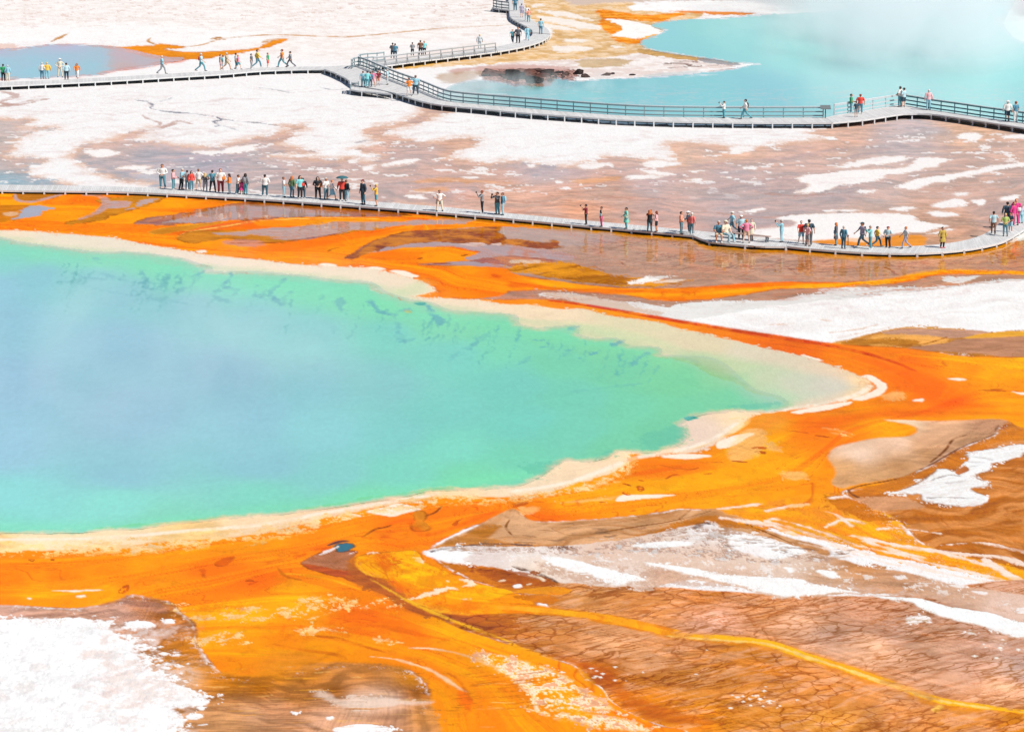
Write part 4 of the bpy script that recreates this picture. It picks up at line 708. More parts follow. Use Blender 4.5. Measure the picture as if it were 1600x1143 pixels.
# threads, ridges and white lace on the lower belt
for s, w, c, a in (('498,993 530,998 560,1006 600,1018', 2.2, (200, 96, 20), .8), ('430,1006 470,1014 520,1020 540,1028', 1.6, (206, 104, 20), .7), ('560,976 600,978 650,990 700,1000', 3, (238, 108, 14), .6), ('520,965 560,955 620,950', 5, (240, 100, 20), .55),
                   ('640,1012 680,1014 720,1022 760,1036 800,1056 830,1078 840,1110', 1.4, (255, 225, 190), .9), ('580,1025 620,1030 660,1042 690,1056 720,1076', 1.3, (255, 205, 160), .95), ('665,1042 690,1056 708,1068 728,1080', 2.4, (240, 190, 150), .9),
                   ('700,1050 716,1062 730,1082 736,1100', 1.6, (205, 96, 20), .7), ('720,1080 730,1096 734,1110', 4, (250, 110, 10), .7), ('800,1068 822,1080 828,1100', 2.4, (226, 120, 20), .7), ('438,896 500,902 560,920', 1.4, (255, 190, 50), .6),
                   ('580,905 640,940 720,974 800,1003', 1.6, (255, 186, 40), .8), ('430,905 480,900 530,905', 2.2, (240, 130, 20), .5), ('430,884 445,900 470,906', 1.0, (206, 100, 10), .8), ('800,1006 850,1026 900,1046 915,1066 945,1084 958,1104 1010,1128', 3, (255, 172, 30), .85)):
    L(c, s, w, w * .8 + .6, .8, rag=w * .6, al=a)
LACE = (255, 232, 202)
for s in ('300,965 340,958 380,955 400,952 430,955 460,950 500,940 540,944 520,952 480,958 430,962 380,964 340,968', '555,942 590,938 620,940 610,946 570,948', '470,934 500,932 510,936 480,940', '475,982 500,980 520,984 500,987', '310,1000 330,996 360,990 380,1000 350,1006', '580,997 600,998 592,1001', '275,946 290,952 300,956 285,955'):
    P(LACE, s, soft=9, warp=2, rag=4, al=.95, thr=.12); P((255, 190, 70), s, soft=22, warp=3, rag=5, al=.6, thr=.05)
for s in ('740,1020 770,1022 800,1030 830,1036 860,1046 890,1060 908,1080 930,1090 955,1108 940,1108 900,1112 870,1106 850,1110 832,1104 828,1080 800,1058 770,1042', '850,1110 900,1116 960,1122 1000,1132 1010,1142 960,1140 900,1130'):
    P((255, 196, 80), s, soft=8, warp=2, rag=4, al=.8, thr=-.3); P(LACE, s, soft=7, warp=2, rag=4, al=.95, thr=-.08); P((232, 110, 14), s, soft=3, warp=2, rag=3, al=.6, thr=.42)
blend(sst(.25, .7, N_B2 * .7 + N_F * .6) * sst(930, 950, Vc) * sst(1010, 985, Vc) * sst(280, 330, Uc) * sst(660, 600, Uc) * .45, slice(None), (236, 108, 10))
for i in range(40):
    x = random.uniform(700, 830); y = random.uniform(1052, 1110)
    L((196, 100, 16), '%.0f,%.1f %.0f,%.1f %.0f,%.1f' % (x, y, x + 20, y - 2, x + 40, y - 5), .6, .9, .5, rag=.6, al=.55, n=3)

# overall grain so nothing is flat
sat = (C.max(-1) - C.min(-1)) / (C.max(-1) + 1e-6); notw = 1 - sst(.6, 1.0, MWT) * (C[..., 2] > C[..., 0])
brn = sst(.35, .75, sat) * notw; pale = (1 - sst(.12, .35, sat)) * notw
ridge = np.exp(-(fbm(X / 2.6 + N_A2 * .7, Y / 1.5 + N_A * 2.5, 4, .6) / .05) ** 2)
ridge2 = np.exp(-(fbm(X / 1.3 + 5 + N_A * .6, Y / 0.9 + N_A2 * 3, 4, .6) / .07) ** 2)
dull = brn * sst(.62, .35, C[..., 0])                        # brown and mauve ground, not the bright mats
for c_, k_ in ((0, .16), (1, .26), (2, .30)):
    C[..., c_] *= 1 - k_ * ridge * (dull * .9 + .10 * brn) * sst(-.4, .4, N_A) - k_ * .5 * ridge2 * dull
    C[..., c_] *= 1 + (.05 * N_S2 + .04 * N_B) * brn + (.05 * N_S + .07 * N_S2) * dull
org = (Vc > 290) * sst(.85, .97, sat) * sst(.6, .75, C[..., 0]) * notw      # bright mats: faint flow lines, crumbs, paler films
fl_ = sst(-.1, .6, FL1) * org; ln_ = np.exp(-(FL2 / .045) ** 2) * sst(-.2, .4, FL1 + .4 * N_A) * org
C[..., 1] *= 1 + .05 * org - .13 * sst(0, .6, FL2) * org + .12 * sst(0, .6, -FL3) * org; C[..., 0] *= 1 - .18 * ln_; C[..., 1] *= 1 - .45 * ln_
bn_ = brn * (1 - org); C *= (1 + bn_ * (.12 * (sst(-.6, .6, FL2) - .5) + .09 * (sst(-.6, .6, FL3) - .5) + .12 * (sst(-.6, .6, N_S2) - .5)))[..., None]
ln2 = np.exp(-(FL3 / .06) ** 2) * sst(0, .5, -FL1) * bn_ * (Vc > 400); C[..., 0] *= 1 - .18 * ln2; C[..., 1] *= 1 - .3 * ln2; C[..., 2] *= 1 - .35 * ln2
C[..., 1] *= 1 - .20 * fl_ + .16 * sst(.2, .8, -FL1) * org
crumb = sst(.45, .75, N_G + .35 * N_H + .4 * N_A2) * org * .35
C[..., 0] *= 1 - crumb * .25; C[..., 1] *= 1 - crumb * .35
g_ = sst(.1, .8, N_S) * sst(-.5, .5, N_B2) * pale
C *= 1 - g_[..., None] * np.array([.05, .10, .10]); C *= 1 - (ridge2 * sst(0, .6, N_A2) * pale)[..., None] * np.array([.03, .09, .10])
cw = np.clip(MWT - .35, 0, 1) * notw
C[..., 2] -= .13 * cw; C[..., 1] -= .05 * cw
wm = sst(.6, .85, MWT) * notw * (Vc > 290) * (Vc < 470)      # thin wet film: the mats show through in threads
k_ = (wm * (.55 * np.exp(-(FL2 / .10) ** 2) * sst(-.5, .3, FL1 + N_A) + .35 * sst(.1, .6, FL3)))[..., None]
C = C * (1 - k_) + alb((206, 112, 40)) * k_; C *= 1 + (wm * .16 * (sst(-.5, .5, FL3 + .5 * N_S2) - .5))[..., None]
C *= (1 + 0.022 * N_F + 0.02 * N_B * (1 - MWT * .6))[..., None]
C = np.clip(C, 0.004, 0.79)

# ---- heights: crusts stand a few centimetres proud, water lies below
lum = C.mean(axis=2)
Zg = 0.05 * lum + 0.012 * N_B
def grid_mesh(name, rows, cols, Z, keep=None):
    Xs, Ys = X[rows, cols], Y[rows, cols]; nv, nu = Xs.shape
    co = np.stack([Xs, Ys, np.broadcast_to(Z, Xs.shape)], -1).reshape(-1, 3).astype(np.float32)
    i = np.arange(nv * nu).reshape(nv, nu)
    f = np.stack([i[:-1, :-1], i[1:, :-1], i[1:, 1:], i[:-1, 1:]], -1).reshape(-1, 4)
    if keep is not None:
        k = keep[:-1, :-1] | keep[1:, :-1] | keep[1:, 1:] | keep[:-1, 1:]; f = f[k.reshape(-1)]
        used = np.unique(f); mp = np.zeros(nv * nu, np.int64); mp[used] = np.arange(len(used)); f = mp[f]; co = co[used]
    else: used = slice(None)
    me = bpy.data.meshes.new(name)
    me.vertices.add(len(co)); me.vertices.foreach_set('co', co.reshape(-1))
    me.loops.add(f.size); me.loops.foreach_set('vertex_index', f.reshape(-1).astype(np.int32))
    me.polygons.add(len(f)); me.polygons.foreach_set('loop_start', (np.arange(len(f)) * 4).astype(np.int32))
    me.polygons.foreach_set('loop_total', np.full(len(f), 4, np.int32))
    me.update(calc_edges=True); me.shade_smooth()
    for nm, arr in (('Col', C[rows, cols]), ('Mask', np.stack([MCR, MWT, np.zeros_like(MCR)], -1)[rows, cols])):
        at_ = me.color_attributes.new(nm, 'FLOAT_COLOR', 'POINT')
        a4 = np.ones((nv * nu, 4), np.float32); a4[:, :3] = arr.reshape(-1, 3); a4 = a4[used]
        at_.data.foreach_set('color', a4.reshape(-1))
    return me

def ground_material(name, water=False):
    m, nt, b = newmat(name); l = nt.links
    col = N(nt, 'ShaderNodeAttribute', attribute_name='Col'); msk = N(nt, 'ShaderNodeAttribute', attribute_name='Mask')
    sep = N(nt, 'ShaderNodeSeparateColor'); l.new(msk.outputs[0], sep.inputs[0])
    geo = N(nt, 'ShaderNodeNewGeometry')
    mp = N(nt, 'ShaderNodeMapping'); l.new(geo.outputs['Position'], mp.inputs[0])
    base = col.outputs[0]
    if not water:
        # drying cracks: stretched cells with wandering walls
        n0 = N(nt, 'ShaderNodeTexNoise', i_Scale=0.45, i_Detail=4.0, i_Roughness=0.6); l.new(geo.outputs['Position'], n0.inputs['Vector'])
        n1 = N(nt, 'ShaderNodeTexNoise', i_Scale=1.6, i_Detail=4.0); l.new(geo.outputs['Position'], n1.inputs['Vector'])
        n2 = N(nt, 'ShaderNodeTexNoise', i_Scale=0.13, i_Detail=3.0); l.new(geo.outputs['Position'], n2.inputs['Vector'])
        mp.vector_type = 'TEXTURE'; mp.inputs['Rotation'].default_value = (0, 0, R(38)); mp.inputs['Scale'].default_value = (1.7, 0.42, 1)
        m2 = N(nt, 'ShaderNodeMapping', vector_type='TEXTURE'); l.new(geo.outputs['Position'], m2.inputs[0]); m2.inputs['Rotation'].default_value = (0, 0, R(20)); m2.inputs['Scale'].default_value = (0.85, 0.8, 1)
        cr_ = []
        for mm, wv, wd in ((mp, (2.2, 3.4, 0), 0.20), (m2, (1.5, 1.5, 0), 0.13)):
            off = N(nt, 'ShaderNodeVectorMath', operation='MULTIPLY_ADD'); l.new(n0.outputs['Color'], off.inputs[0]); off.inputs[1].default_value = wv; l.new(mm.outputs[0], off.inputs[2])
            vo = N(nt, 'ShaderNodeTexVoronoi', feature='DISTANCE_TO_EDGE', i_Scale=1.0); l.new(off.outputs[0], vo.inputs['Vector'])
            wid = mathn(nt, 'MAXIMUM', mathn(nt, 'MULTIPLY_ADD', n1.outputs[0], wd * 3.0, -wd * .85), 0.012)
            cr_.append(mathn(nt, 'SUBTRACT', 1.0, mathn(nt, 'DIVIDE', vo.outputs['Distance'], wid), clamp=True))
        kind = mathn(nt, 'MULTIPLY_ADD', n2.outputs[0], 7.0, -2.7, clamp=True)
        vc = N(nt, 'ShaderNodeTexVoronoi', feature='SMOOTH_F1', i_Scale=1.0, i_Smoothness=.3); l.new(off.outputs[0], vc.inputs['Vector'])
        n4 = N(nt, 'ShaderNodeTexNoise', i_Scale=0.3, i_Detail=3.0); l.new(geo.outputs['Position'], n4.inputs['Vector'])
        reg = mathn(nt, 'MULTIPLY_ADD', n4.outputs[0], 8.0, -3.1, clamp=True)
        crk = mathn(nt, 'ADD', mathn(nt, 'MULTIPLY', cr_[0], kind), mathn(nt, 'MULTIPLY', cr_[1], mathn(nt, 'SUBTRACT', 1.0, kind)))
        fac = mathn(nt, 'MULTIPLY', mathn(nt, 'MULTIPLY', mathn(nt, 'MULTIPLY', crk, sep.outputs[0]), 1.2), reg, clamp=True)
        fac = mathn(nt, 'MULTIPLY', fac, 0.85)
        dark = mixc(nt, 1.0, base, (0.55, 0.36, 0.12), 'MULTIPLY')
        base = mixc(nt, mathn(nt, 'MULTIPLY', mathn(nt, 'MULTIPLY', mathn(nt, 'SUBTRACT', 1.0, vc.outputs['Distance'], clamp=True), sep.outputs[0]), .35), base, mixc(nt, 1.0, base, (1.25, 1.3, 1.45), 'MULTIPLY'))
        base = mixc(nt, fac, base, dark)
    # fine grain
    mg = N(nt, 'ShaderNodeMapping'); l.new(geo.outputs['Position'], mg.inputs[0]); mg.inputs['Scale'].default_value = (1, 0.28, 1)
    ng = N(nt, 'ShaderNodeTexNoise', i_Scale=9.0 if not water else 5.0, i_Detail=5.0, i_Roughness=0.7); l.new(mg.outputs[0], ng.inputs['Vector'])
    amp = 0.30 if not water else 0.10
    g = mathn(nt, 'MULTIPLY_ADD', ng.outputs[0], amp, 1 - amp / 2)
    gc = N(nt, 'ShaderNodeCombineColor'); [l.new(g, gc.inputs[i]) for i in range(3)]
    base = mixc(nt, 1.0, base, gc.outputs[0], 'MULTIPLY')
    l.new(base, b.inputs['Base Color'])
    wet = sep.outputs[1]
    if water:
        b.inputs['Roughness'].default_value = 0.12; b.inputs['IOR'].default_value = 1.33
        nb = N(nt, 'ShaderNodeTexNoise', i_Scale=2.2, i_Detail=3.0); l.new(geo.outputs['Position'], nb.inputs['Vector'])
        bp = N(nt, 'ShaderNodeBump', i_Strength=0.10, i_Distance=0.02); l.new(nb.outputs[0], bp.inputs['Height']); l.new(bp.outputs[0], b.inputs['Normal'])
        b.inputs['Specular IOR Level'].default_value = 0.22
    else:
        b.inputs['Roughness'].default_value = 0.9; b.inputs['Specular IOR Level'].default_value = 0.04
        l.new(mathn(nt, 'MULTIPLY', mathn(nt, 'SUBTRACT', wet, 0.35, clamp=True), 1.0), b.inputs['Coat Weight'])
        b.inputs['Coat Roughness'].default_value = 0.03; b.inputs['Coat IOR'].default_value = 1.30
        nb = N(nt, 'ShaderNodeTexNoise', i_Scale=3.0, i_Detail=6.0, i_Roughness=0.65); l.new(mg.outputs[0], nb.inputs['Vector'])
        bp = N(nt, 'ShaderNodeBump', i_Distance=0.07); l.new(nb.outputs[0], bp.inputs['Height']); l.new(bp.outputs[0], b.inputs['Normal'])
        l.new(mathn(nt, 'MULTIPLY_ADD', wet, -0.55, 0.55, clamp=True), bp.inputs['Strength'])
        bc = N(nt, 'ShaderNodeBump', i_Strength=0.05, i_Distance=0.02); n3 = N(nt, 'ShaderNodeTexNoise', i_Scale=1.2, i_Detail=2.0); l.new(geo.outputs['Position'], n3.inputs['Vector'])
        l.new(n3.outputs[0], bc.inputs['Height']); l.new(bc.outputs[0], b.inputs['Coat Normal'])
    return m
M_GROUND = ground_material('mineral_ground'); M_WATER = ground_material('hot_water', True)
M_GROUND_DATA = (C, MCR, MWT)
pools = []
for nm, poly in (('spring_water', WATERPOLY), ('turquoise_pool_water', POOL_R), ('small_pool_water', POOL_L)):
    q = smooth_line(pts(poly), True, 4); sl = window(q, 8)
    d = sdf(q, Uc[sl] + .8 * N_A2[sl], Vc[sl] + .3 * N_A[sl])
    pools.append((nm, sl, d))
for nm, sl, d in pools:
    dep = sst(1.5, -14, d); Zg[sl] = Zg[sl] * (1 - dep) - 0.35 * dep
ground = link('ground', grid_mesh('ground', slice(None), slice(None), Zg), None, M_GROUND); tag(ground, kind='structure')
for nm, sl, d in pools:
    lo = 0.0 if nm != 'spring_water' else 0.0
    w = link(nm, grid_mesh(nm, sl[0], sl[1], 0.035, keep=(d < (2.2 if nm == 'spring_water' else 0.8))), None, M_WATER); tag(w, kind='structure')
# ------------------------------------------------------------ materials of built things
def paint_material(name, rough=0.8, amp=0.2, scale=3.0, stretch=(1, 1, 1)):
    """weathered surface whose base colour is the object's own colour"""
    m, nt, b = newmat(name); l = nt.links
    oi = N(nt, 'ShaderNodeObjectInfo'); tc = N(nt, 'ShaderNodeTexCoord')
    mp = N(nt, 'ShaderNodeMapping'); l.new(tc.outputs['Object'], mp.inputs[0]); mp.inputs['Scale'].default_value = stretch
    ns = N(nt, 'ShaderNodeTexNoise', i_Scale=scale, i_Detail=5.0, i_Roughness=0.65); l.new(mp.outputs[0], ns.inputs['Vector'])
    g = mathn(nt, 'MULTIPLY_ADD', ns.outputs[0], amp * 2, 1 - amp)
    gc = N(nt, 'ShaderNodeCombineColor'); [l.new(g, gc.inputs[i]) for i in range(3)]
    l.new(mixc(nt, 1.0, oi.outputs['Color'], gc.outputs[0], 'MULTIPLY'), b.inputs['Base Color'])
    b.inputs['Roughness'].default_value = rough; b.inputs['Specular IOR Level'].default_value = 0.2
    return m
M_WOOD = paint_material('weathered_boards', 0.85, 0.22, 4.0)
M_CLOTH = paint_material('cloth', 0.9, 0.14, 9.0)
M_SKIN = paint_material('skin', 0.6, 0.06, 6.0)
M_PLASTIC = paint_material('plastic', 0.45, 0.05, 6.0)
M_ROCK = paint_material('rock', 0.9, 0.4, 2.2)
def deck_material():
    m, nt, b = newmat('deck_boards'); l = nt.links
    uv = N(nt, 'ShaderNodeUVMap'); uv.uv_map = 'UVMap'
    sx = N(nt, 'ShaderNodeSeparateXYZ'); l.new(uv.outputs[0], sx.inputs[0])
    q = mathn(nt, 'MULTIPLY', sx.outputs[0], 1 / 0.15)
    fr = mathn(nt, 'FRACT', q); idx = mathn(nt, 'FLOOR', q)
    wn_ = N(nt, 'ShaderNodeTexWhiteNoise', noise_dimensions='1D'); l.new(idx, wn_.inputs['W'])
    gap = mathn(nt, 'MULTIPLY', mathn(nt, 'LESS_THAN', fr, 0.07), 0.5)
    ns = N(nt, 'ShaderNodeTexNoise', i_Scale=0.8, i_Detail=4.0); l.new(uv.outputs[0], ns.inputs['Vector'])
    g = mathn(nt, 'MULTIPLY_ADD', wn_.outputs[0], 0.16, 0.80)
    g = mathn(nt, 'ADD', g, mathn(nt, 'MULTIPLY_ADD', ns.outputs[0], 0.3, -0.13))
    g = mathn(nt, 'SUBTRACT', g, gap)
    gc = N(nt, 'ShaderNodeCombineColor'); [l.new(g, gc.inputs[i]) for i in range(3)]
    l.new(mixc(nt, 1.0, tuple(alb((236, 232, 232))), gc.outputs[0], 'MULTIPLY'), b.inputs['Base Color'])
    b.inputs['Roughness'].default_value = 0.8; b.inputs['Specular IOR Level'].default_value = 0.25
    return m
M_DECK = deck_material()
TIMBER = alb((222, 220, 222)); DARKT = alb((92, 104, 112)); PALE = alb((222, 222, 226))

def resample(p, step):
    p = [Vector(q) for q in p]; out = [p[0].copy()]; acc = 0.0
    tot = sum((p[i + 1] - p[i]).length for i in range(len(p) - 1)); n = max(2, int(round(tot / step)))
    ds = [0]
    for i in range(len(p) - 1): ds.append(ds[-1] + (p[i + 1] - p[i]).length)
    for k in range(1, n + 1):
        s = tot * k / n; i = 0
        while i < len(ds) - 2 and ds[i + 1] < s: i += 1
        t = (s - ds[i]) / max(ds[i + 1] - ds[i], 1e-6); out.append(p[i].lerp(p[i + 1], t))
    return out
def px3(s, z, sm=True):
    q = pts(s)
    if sm: q = [tuple(a) for a in smooth_line(q, False, 4)]
    return [at(u, v, z) for u, v in q]

def boardwalk(label, front, back, z, posts_step, sm=True, group='boardwalks', legs='both', bright=PALE):
    """front/back: pixel lines of the deck's two edges, read left to right"""
    root = tag(empty('boardwalk', at(*pts(front)[0], 0)), label, 'boardwalk', group)
    o = root.location.copy()
    F = px3(front, z, sm); n = 120 if len(F) > 12 else 24
    F = resample(F, sum((F[i + 1] - F[i]).length for i in range(len(F) - 1)) / n)
    B = px3(back, z, sm); B = resample(B, sum((B[i + 1] - B[i]).length for i in range(len(B) - 1)) / n)
    m = min(len(F), len(B)); F, B = F[:m], B[:m]
    me = bpy.data.meshes.new('deck'); vs = []; fs = []; uv = []; s = 0
    for i in range(m):
        if i: s += (F[i] - F[i - 1]).length
        vs += [F[i] - o, B[i] - o, F[i] - o - Vector((0, 0, .05)), B[i] - o - Vector((0, 0, .05))]; uv.append(s)
    for i in range(m - 1):
        a, b = 4 * i, 4 * i + 4
        fs += [(a, b, b + 1, a + 1), (a + 2, a + 3, b + 3, b + 2), (a, a + 2, b + 2, b), (a + 1, b + 1, b + 3, a + 3)]
    fs += [(0, 1, 3, 2), (4 * m - 4, 4 * m - 2, 4 * m - 1, 4 * m - 3)]
    me.from_pydata([tuple(v) for v in vs], [], fs); me.update()
    ul = me.uv_layers.new(name='UVMap')
    for p in me.polygons:
        for li in p.loop_indices:
            vi = me.loops[li].vertex_index; ul.data[li].uv = (uv[vi // 4], 2.5 if vi % 2 else 0.0)
    link('deck', me, root, M_DECK)
    for nm, Ln, sgn in (('front_fascia', F, 1), ('rear_fascia', B, -1)):
        b = MB(); q = resample(Ln, 1.5)
        for i in range(len(q) - 1):
            d = (q[i + 1] - q[i]).normalized(); sd = Vector((d.y, -d.x, 0)) * (0.03 * sgn)
            b.bar(q[i] - o + sd - Vector((0, 0, .085)), q[i + 1] - o + sd - Vector((0, 0, .085)), .05, .13)
        b.build(nm, M_WOOD, root, color=TIMBER)
    # stringers under the deck, coloured near black as the shadow line beneath the fascia
    b = MB()
    for t in (.04, .3, .6, .96):
        q = [F[i].lerp(B[i], t) for i in range(0, m, 2)]
        for i in range(len(q) - 1): b.bar(q[i] - o - Vector((0, 0, .15)), q[i + 1] - o - Vector((0, 0, .15)), .09, .18)
    b.build('stringers', M_WOOD, root, color=DARKT * .35)
    # bents: a cross beam with two short legs on pale sills
    tot = sum((F[i + 1] - F[i]).length for i in range(m - 1)); k = max(2, int(tot / posts_step))
    Fq, Bq = resample(F, tot / k), resample(B, sum((B[i + 1] - B[i]).length for i in range(m - 1)) / k)
    for i, (f, r) in enumerate(zip(Fq, Bq)):
        if i >= 98: break
        d = (r - f).normalized(); b = MB()
        b.bar(f - o - d * .07 - Vector((0, 0, .25)), r - o + d * .07 - Vector((0, 0, .25)), .10, .09)
        for p in (f, r):
            dd = d if p is f else -d
            b.box(p - o + dd * -.06 - Vector((0, 0, (z + .0) / 2 + .02)), (.09, .12, z - .06), math.atan2(d.y, d.x))
            b.box(Vector((p.x, p.y, .045)) - Vector((o.x, o.y, 0)) + dd * .10, (.18, .22, .08), math.atan2(d.y, d.x) + R(90))
        b.build('support', M_WOOD, root, color=bright)
    return root, F, B

def railing(label, line, z, step, color, h=1.07, brace=0, cap=None, group='boardwalk railings', sm=True, rails=(.98, .58, .2)):
    """line: pixel line of the post feet on the deck"""
    q = px3(line, z, sm); tot = sum((q[i + 1] - q[i]).length for i in range(len(q) - 1))
    q = resample(q, step); root = tag(empty('railing', q[0]), label, 'railing', group); o = root.location
    for p in q[:99]:
        b = MB(); b.box(p - o + Vector((0, 0, h / 2 - .12)), (.095, .095, h + .24))
        if brace:
            b.bar(p - o + Vector((0, 0, h * .72)), p - o + Vector((brace * .28, -.55, -.1)), .07, .07)
        b.build('post', M_WOOD, root, color=color)
    qq = resample(q, 1.0)
    for rz in rails:
        b = MB()
        for i in range(len(qq) - 1):
            d = (qq[i + 1] - qq[i]).normalized(); sd = Vector((d.y, -d.x, 0)) * .07
            b.bar(qq[i] - o + sd + Vector((0, 0, rz)), qq[i + 1] - o + sd + Vector((0, 0, rz)), .04, .13)
        b.build('rail', M_WOOD, root, color=color)
    b = MB()
    for i in range(len(qq) - 1):
        b.bar(qq[i] - o + Vector((0, 0, h + .02)), qq[i + 1] - o + Vector((0, 0, h + .02)), .16, .045)
    b.build('top_rail', M_WOOD, root, color=cap if cap is not None else PALE)
    return root

ZA, ZB, ZC = 0.32, 0.62, 0.55
boardwalk('long low grey boardwalk without railings curving along the orange mats with a crowd on it',
          '-90,294 0,297 100,298 200,299.5 300,304.5 400,310 500,317 600,324.5 700,332.5 800,341.5 900,351 1000,360 1083,367.5',
          '-90,287 0,288.5 100,289.5 200,292 300,296.5 400,301.5 500,308.5 600,316 700,324 800,333.5 900,343 1000,352 1086,360', ZA, 1.75)
boardwalk('low boardwalk resting platform carrying the long bench', '1083.5,367.5 1097,373 1113,378.5 1150,381 1180,384 1228,384.5', '1086.5,360 1100,361.5 1122,363.5 1160,367.5 1190,371 1232,375', ZA, 2.4, sm=False)
boardwalk('low boardwalk end section bending away at the right edge without railings',
          '1228.5,384 1262,387.5 1300,390.5 1337,393 1375,394.5 1412,395 1450,394.5 1484,392 1515,388.5 1540,384 1559,379.5 1572,374.5 1600,358 1640,334',
          '1233,375.3 1264,378.5 1300,381.5 1337,383.6 1375,384.6 1412,384.6 1450,383 1487,379 1515,373.5 1532,368 1545,362 1553,356 1574,340 1606,318', ZA, 1.95)
boardwalk('pale boardwalk without railings leading left past the small blue pool', '-90,137.5 0,134.2 50,132 100,129.7 150,127.3 200,124.5 250,121.5 300,118.5 350,115.5 400,111 440,109 480,108 507,108',
          '-90,131.5 0,128.5 50,126.5 100,124.3 150,121.8 200,119 250,116 300,113 350,110.5 400,106.5 440,105 480,104.3 511,103.8', ZC, 1.8, bright=alb((240, 240, 242)))
boardwalk('boardwalk junction where the upper walkways split beside the rock bank', '507.5,108 522,113 540,121.5 552,130 562,134.5 590,139 620,146', '511.5,103.8 535,102.8 556,101.3 575,106 597,116 622,127 650,137', ZB, 2.2, sm=False)
boardwalk('small boardwalk lookout spur jutting left below the junction', '547,139.5 560,141.8 585,144 612,147', '547,133.5 556,134.2 575,138.5 600,142.5', ZB - .02, 1.7, sm=False)
boardwalk('long raised boardwalk with railing crossing in front of the turquoise pool',
          '620.5,146.2 650,155.5 675,161.5 700,165 750,169.5 800,174.5 850,178.5 900,182 950,185.5 1000,188 1050,189.5 1100,190.5 1187,191.5 1300,191.5',
          '650.5,137.2 670,145.5 690,154 710,159 750,163 800,167 850,171.3 900,175.3 950,178.8 1000,181.5 1050,182.8 1112,183.5 1200,183.7 1289,183.5', ZB, 1.9)
boardwalk('wide boardwalk viewing bend with railing at the right of the turquoise pool', '1300.5,191.5 1330,189 1356,186 1394,180 1416,177.3 1440,177.3 1456,178 1487,182 1544,190.6 1600,199.5 1680,214',
          '1289.5,183.5 1310,179 1330,176 1360,171 1394,165.5 1409,163.6 1430,167 1459,172 1495,177 1544,184.5 1600,192 1680,205', ZB, 1.9)
boardwalk('raised boardwalk climbing right from the junction behind the braced railing', '577,105.8 600,102.8 640,97.5 680,92.5 720,87.8 775,80.8 800,76.5 820,72.5 840,66.5 853,60.5 859,54',
          '556.5,101.2 590,97 640,91.5 680,86.5 720,81.5 765,75.5 790,70 806,66.5 822,61 831,56 833,51', ZC, 2.0)
boardwalk('upper boardwalk running away to the top edge of the view', '859.3,53.5 858,49 853,43 840,36.5 828,30.5 820,25 818.5,12 817,0 816,-30', '833.2,50.5 831,46.5 824,42 812,36 802,30.5 797,26 796,12 795,0 794,-30', ZC, 2.4, sm=False)
boardwalk('small dark edged landing at the top of the upper boardwalk', '770,12.5 778,14 795,15.5', '776,3 782,3 794.6,3.5', ZC, 2.0, sm=False)

RT = alb((142, 160, 166))
railing('long grey three rail railing between boardwalk and turquoise pool', '594,116.5 622,128 650,138 670,146 690,154.3 710,159.3 750,163.2 800,167.2 850,171.5 900,175.5 950,179 1000,181.7 1050,183 1112,183.7 1200,183.9 1286,183.7', ZB, 1.95, RT)
railing('weathered railing curving round the boardwalk junction', '561,104 560,101 566,98 583,97.6 600,95.6', ZB, 1.3, RT)
railing('inner railing hooking back at the boardwalk junction', '549,108 557,103.2 572,107 588,114 594,116.5', ZB, 1.3, RT)
railing('pale braced railing on the near edge of the climbing boardwalk', '583,104.6 600,102.6 640,97.3 680,92.3 720,87.5 774,80.7', ZC, 2.0, alb((166, 168, 172)), brace=1)
railing('pale railing on the left slope of the viewing bend', '1303,180 1330,176 1360,171 1394,165.7 1404,164.3', ZB, 2.1, alb((196, 200, 206)))
railing('dark three rail railing right of the viewing bend peak', '1414,164.8 1430,167.2 1459,172.2 1495,177.2 1544,184.7 1600,192.2 1680,205.2', ZB, 2.0, alb((92, 128, 138)))
railing('short dark railing round the top landing', '771,11.5 778,13.5 795,15.2', ZC, 1.5, alb((90, 104, 112)), sm=False)
railing('low kerb rail beside the lookout spur', '547.5,139 548,133.8 560,134.6', ZB, 1.4, RT, h=.5, rails=(.3,), sm=False)

# interpretive sign by the railing's end
p = at(1289.5, 184.5, ZB); sg = tag(empty('information_sign', p), 'slanted dark information sign on one post at the end of the long railing', 'sign')
b = MB(); b.box((0, 0, .5), (.09, .09, 1.0)); b.build('post', M_WOOD, sg, color=alb((90, 90, 96)))
b = MB(); b.box((0, -.02, 1.06), (1.0, .62, .05), 0, R(30)); b.build('panel', M_PLASTIC, sg, color=alb((120, 126, 130)))
p = at(1325, 383, ZA); sg = tag(empty('marker_post', p), 'thin brown marker post behind the low boardwalk beside the orange puddle', 'post')
b = MB(); b.box((0, 0, .2), (.05, .05, 1.0)); b.box((0, 0, .715), (.12, .02, .10)); b.build('stake', M_WOOD, sg, color=alb((176, 110, 80)))

# the long bench
A, B_ = at(1117, 369.5, ZA), at(1203, 379.2, ZA); dv = (B_ - A); ln = dv.length; rz = math.atan2(dv.y, dv.x)
bench = tag(empty('bench', A, rz), 'long backless wooden bench on the low boardwalk resting platform', 'bench')
b = MB()
for k in (-1, 0, 1): b.box((ln / 2, k * .145, .45), (ln, .13, .05))
b.build('seat', M_WOOD, bench, color=alb((196, 168, 158)))
for x in (.15, ln * .34, ln * .66, ln - .25):
    b = MB(); b.box((x, -.13, .21), (.09, .07, .42)); b.box((x, .13, .21), (.09, .07, .42)); b.box((x, 0, .395), (.07, .36, .05)); b.build('leg', M_WOOD, bench, color=alb((120, 128, 136)))

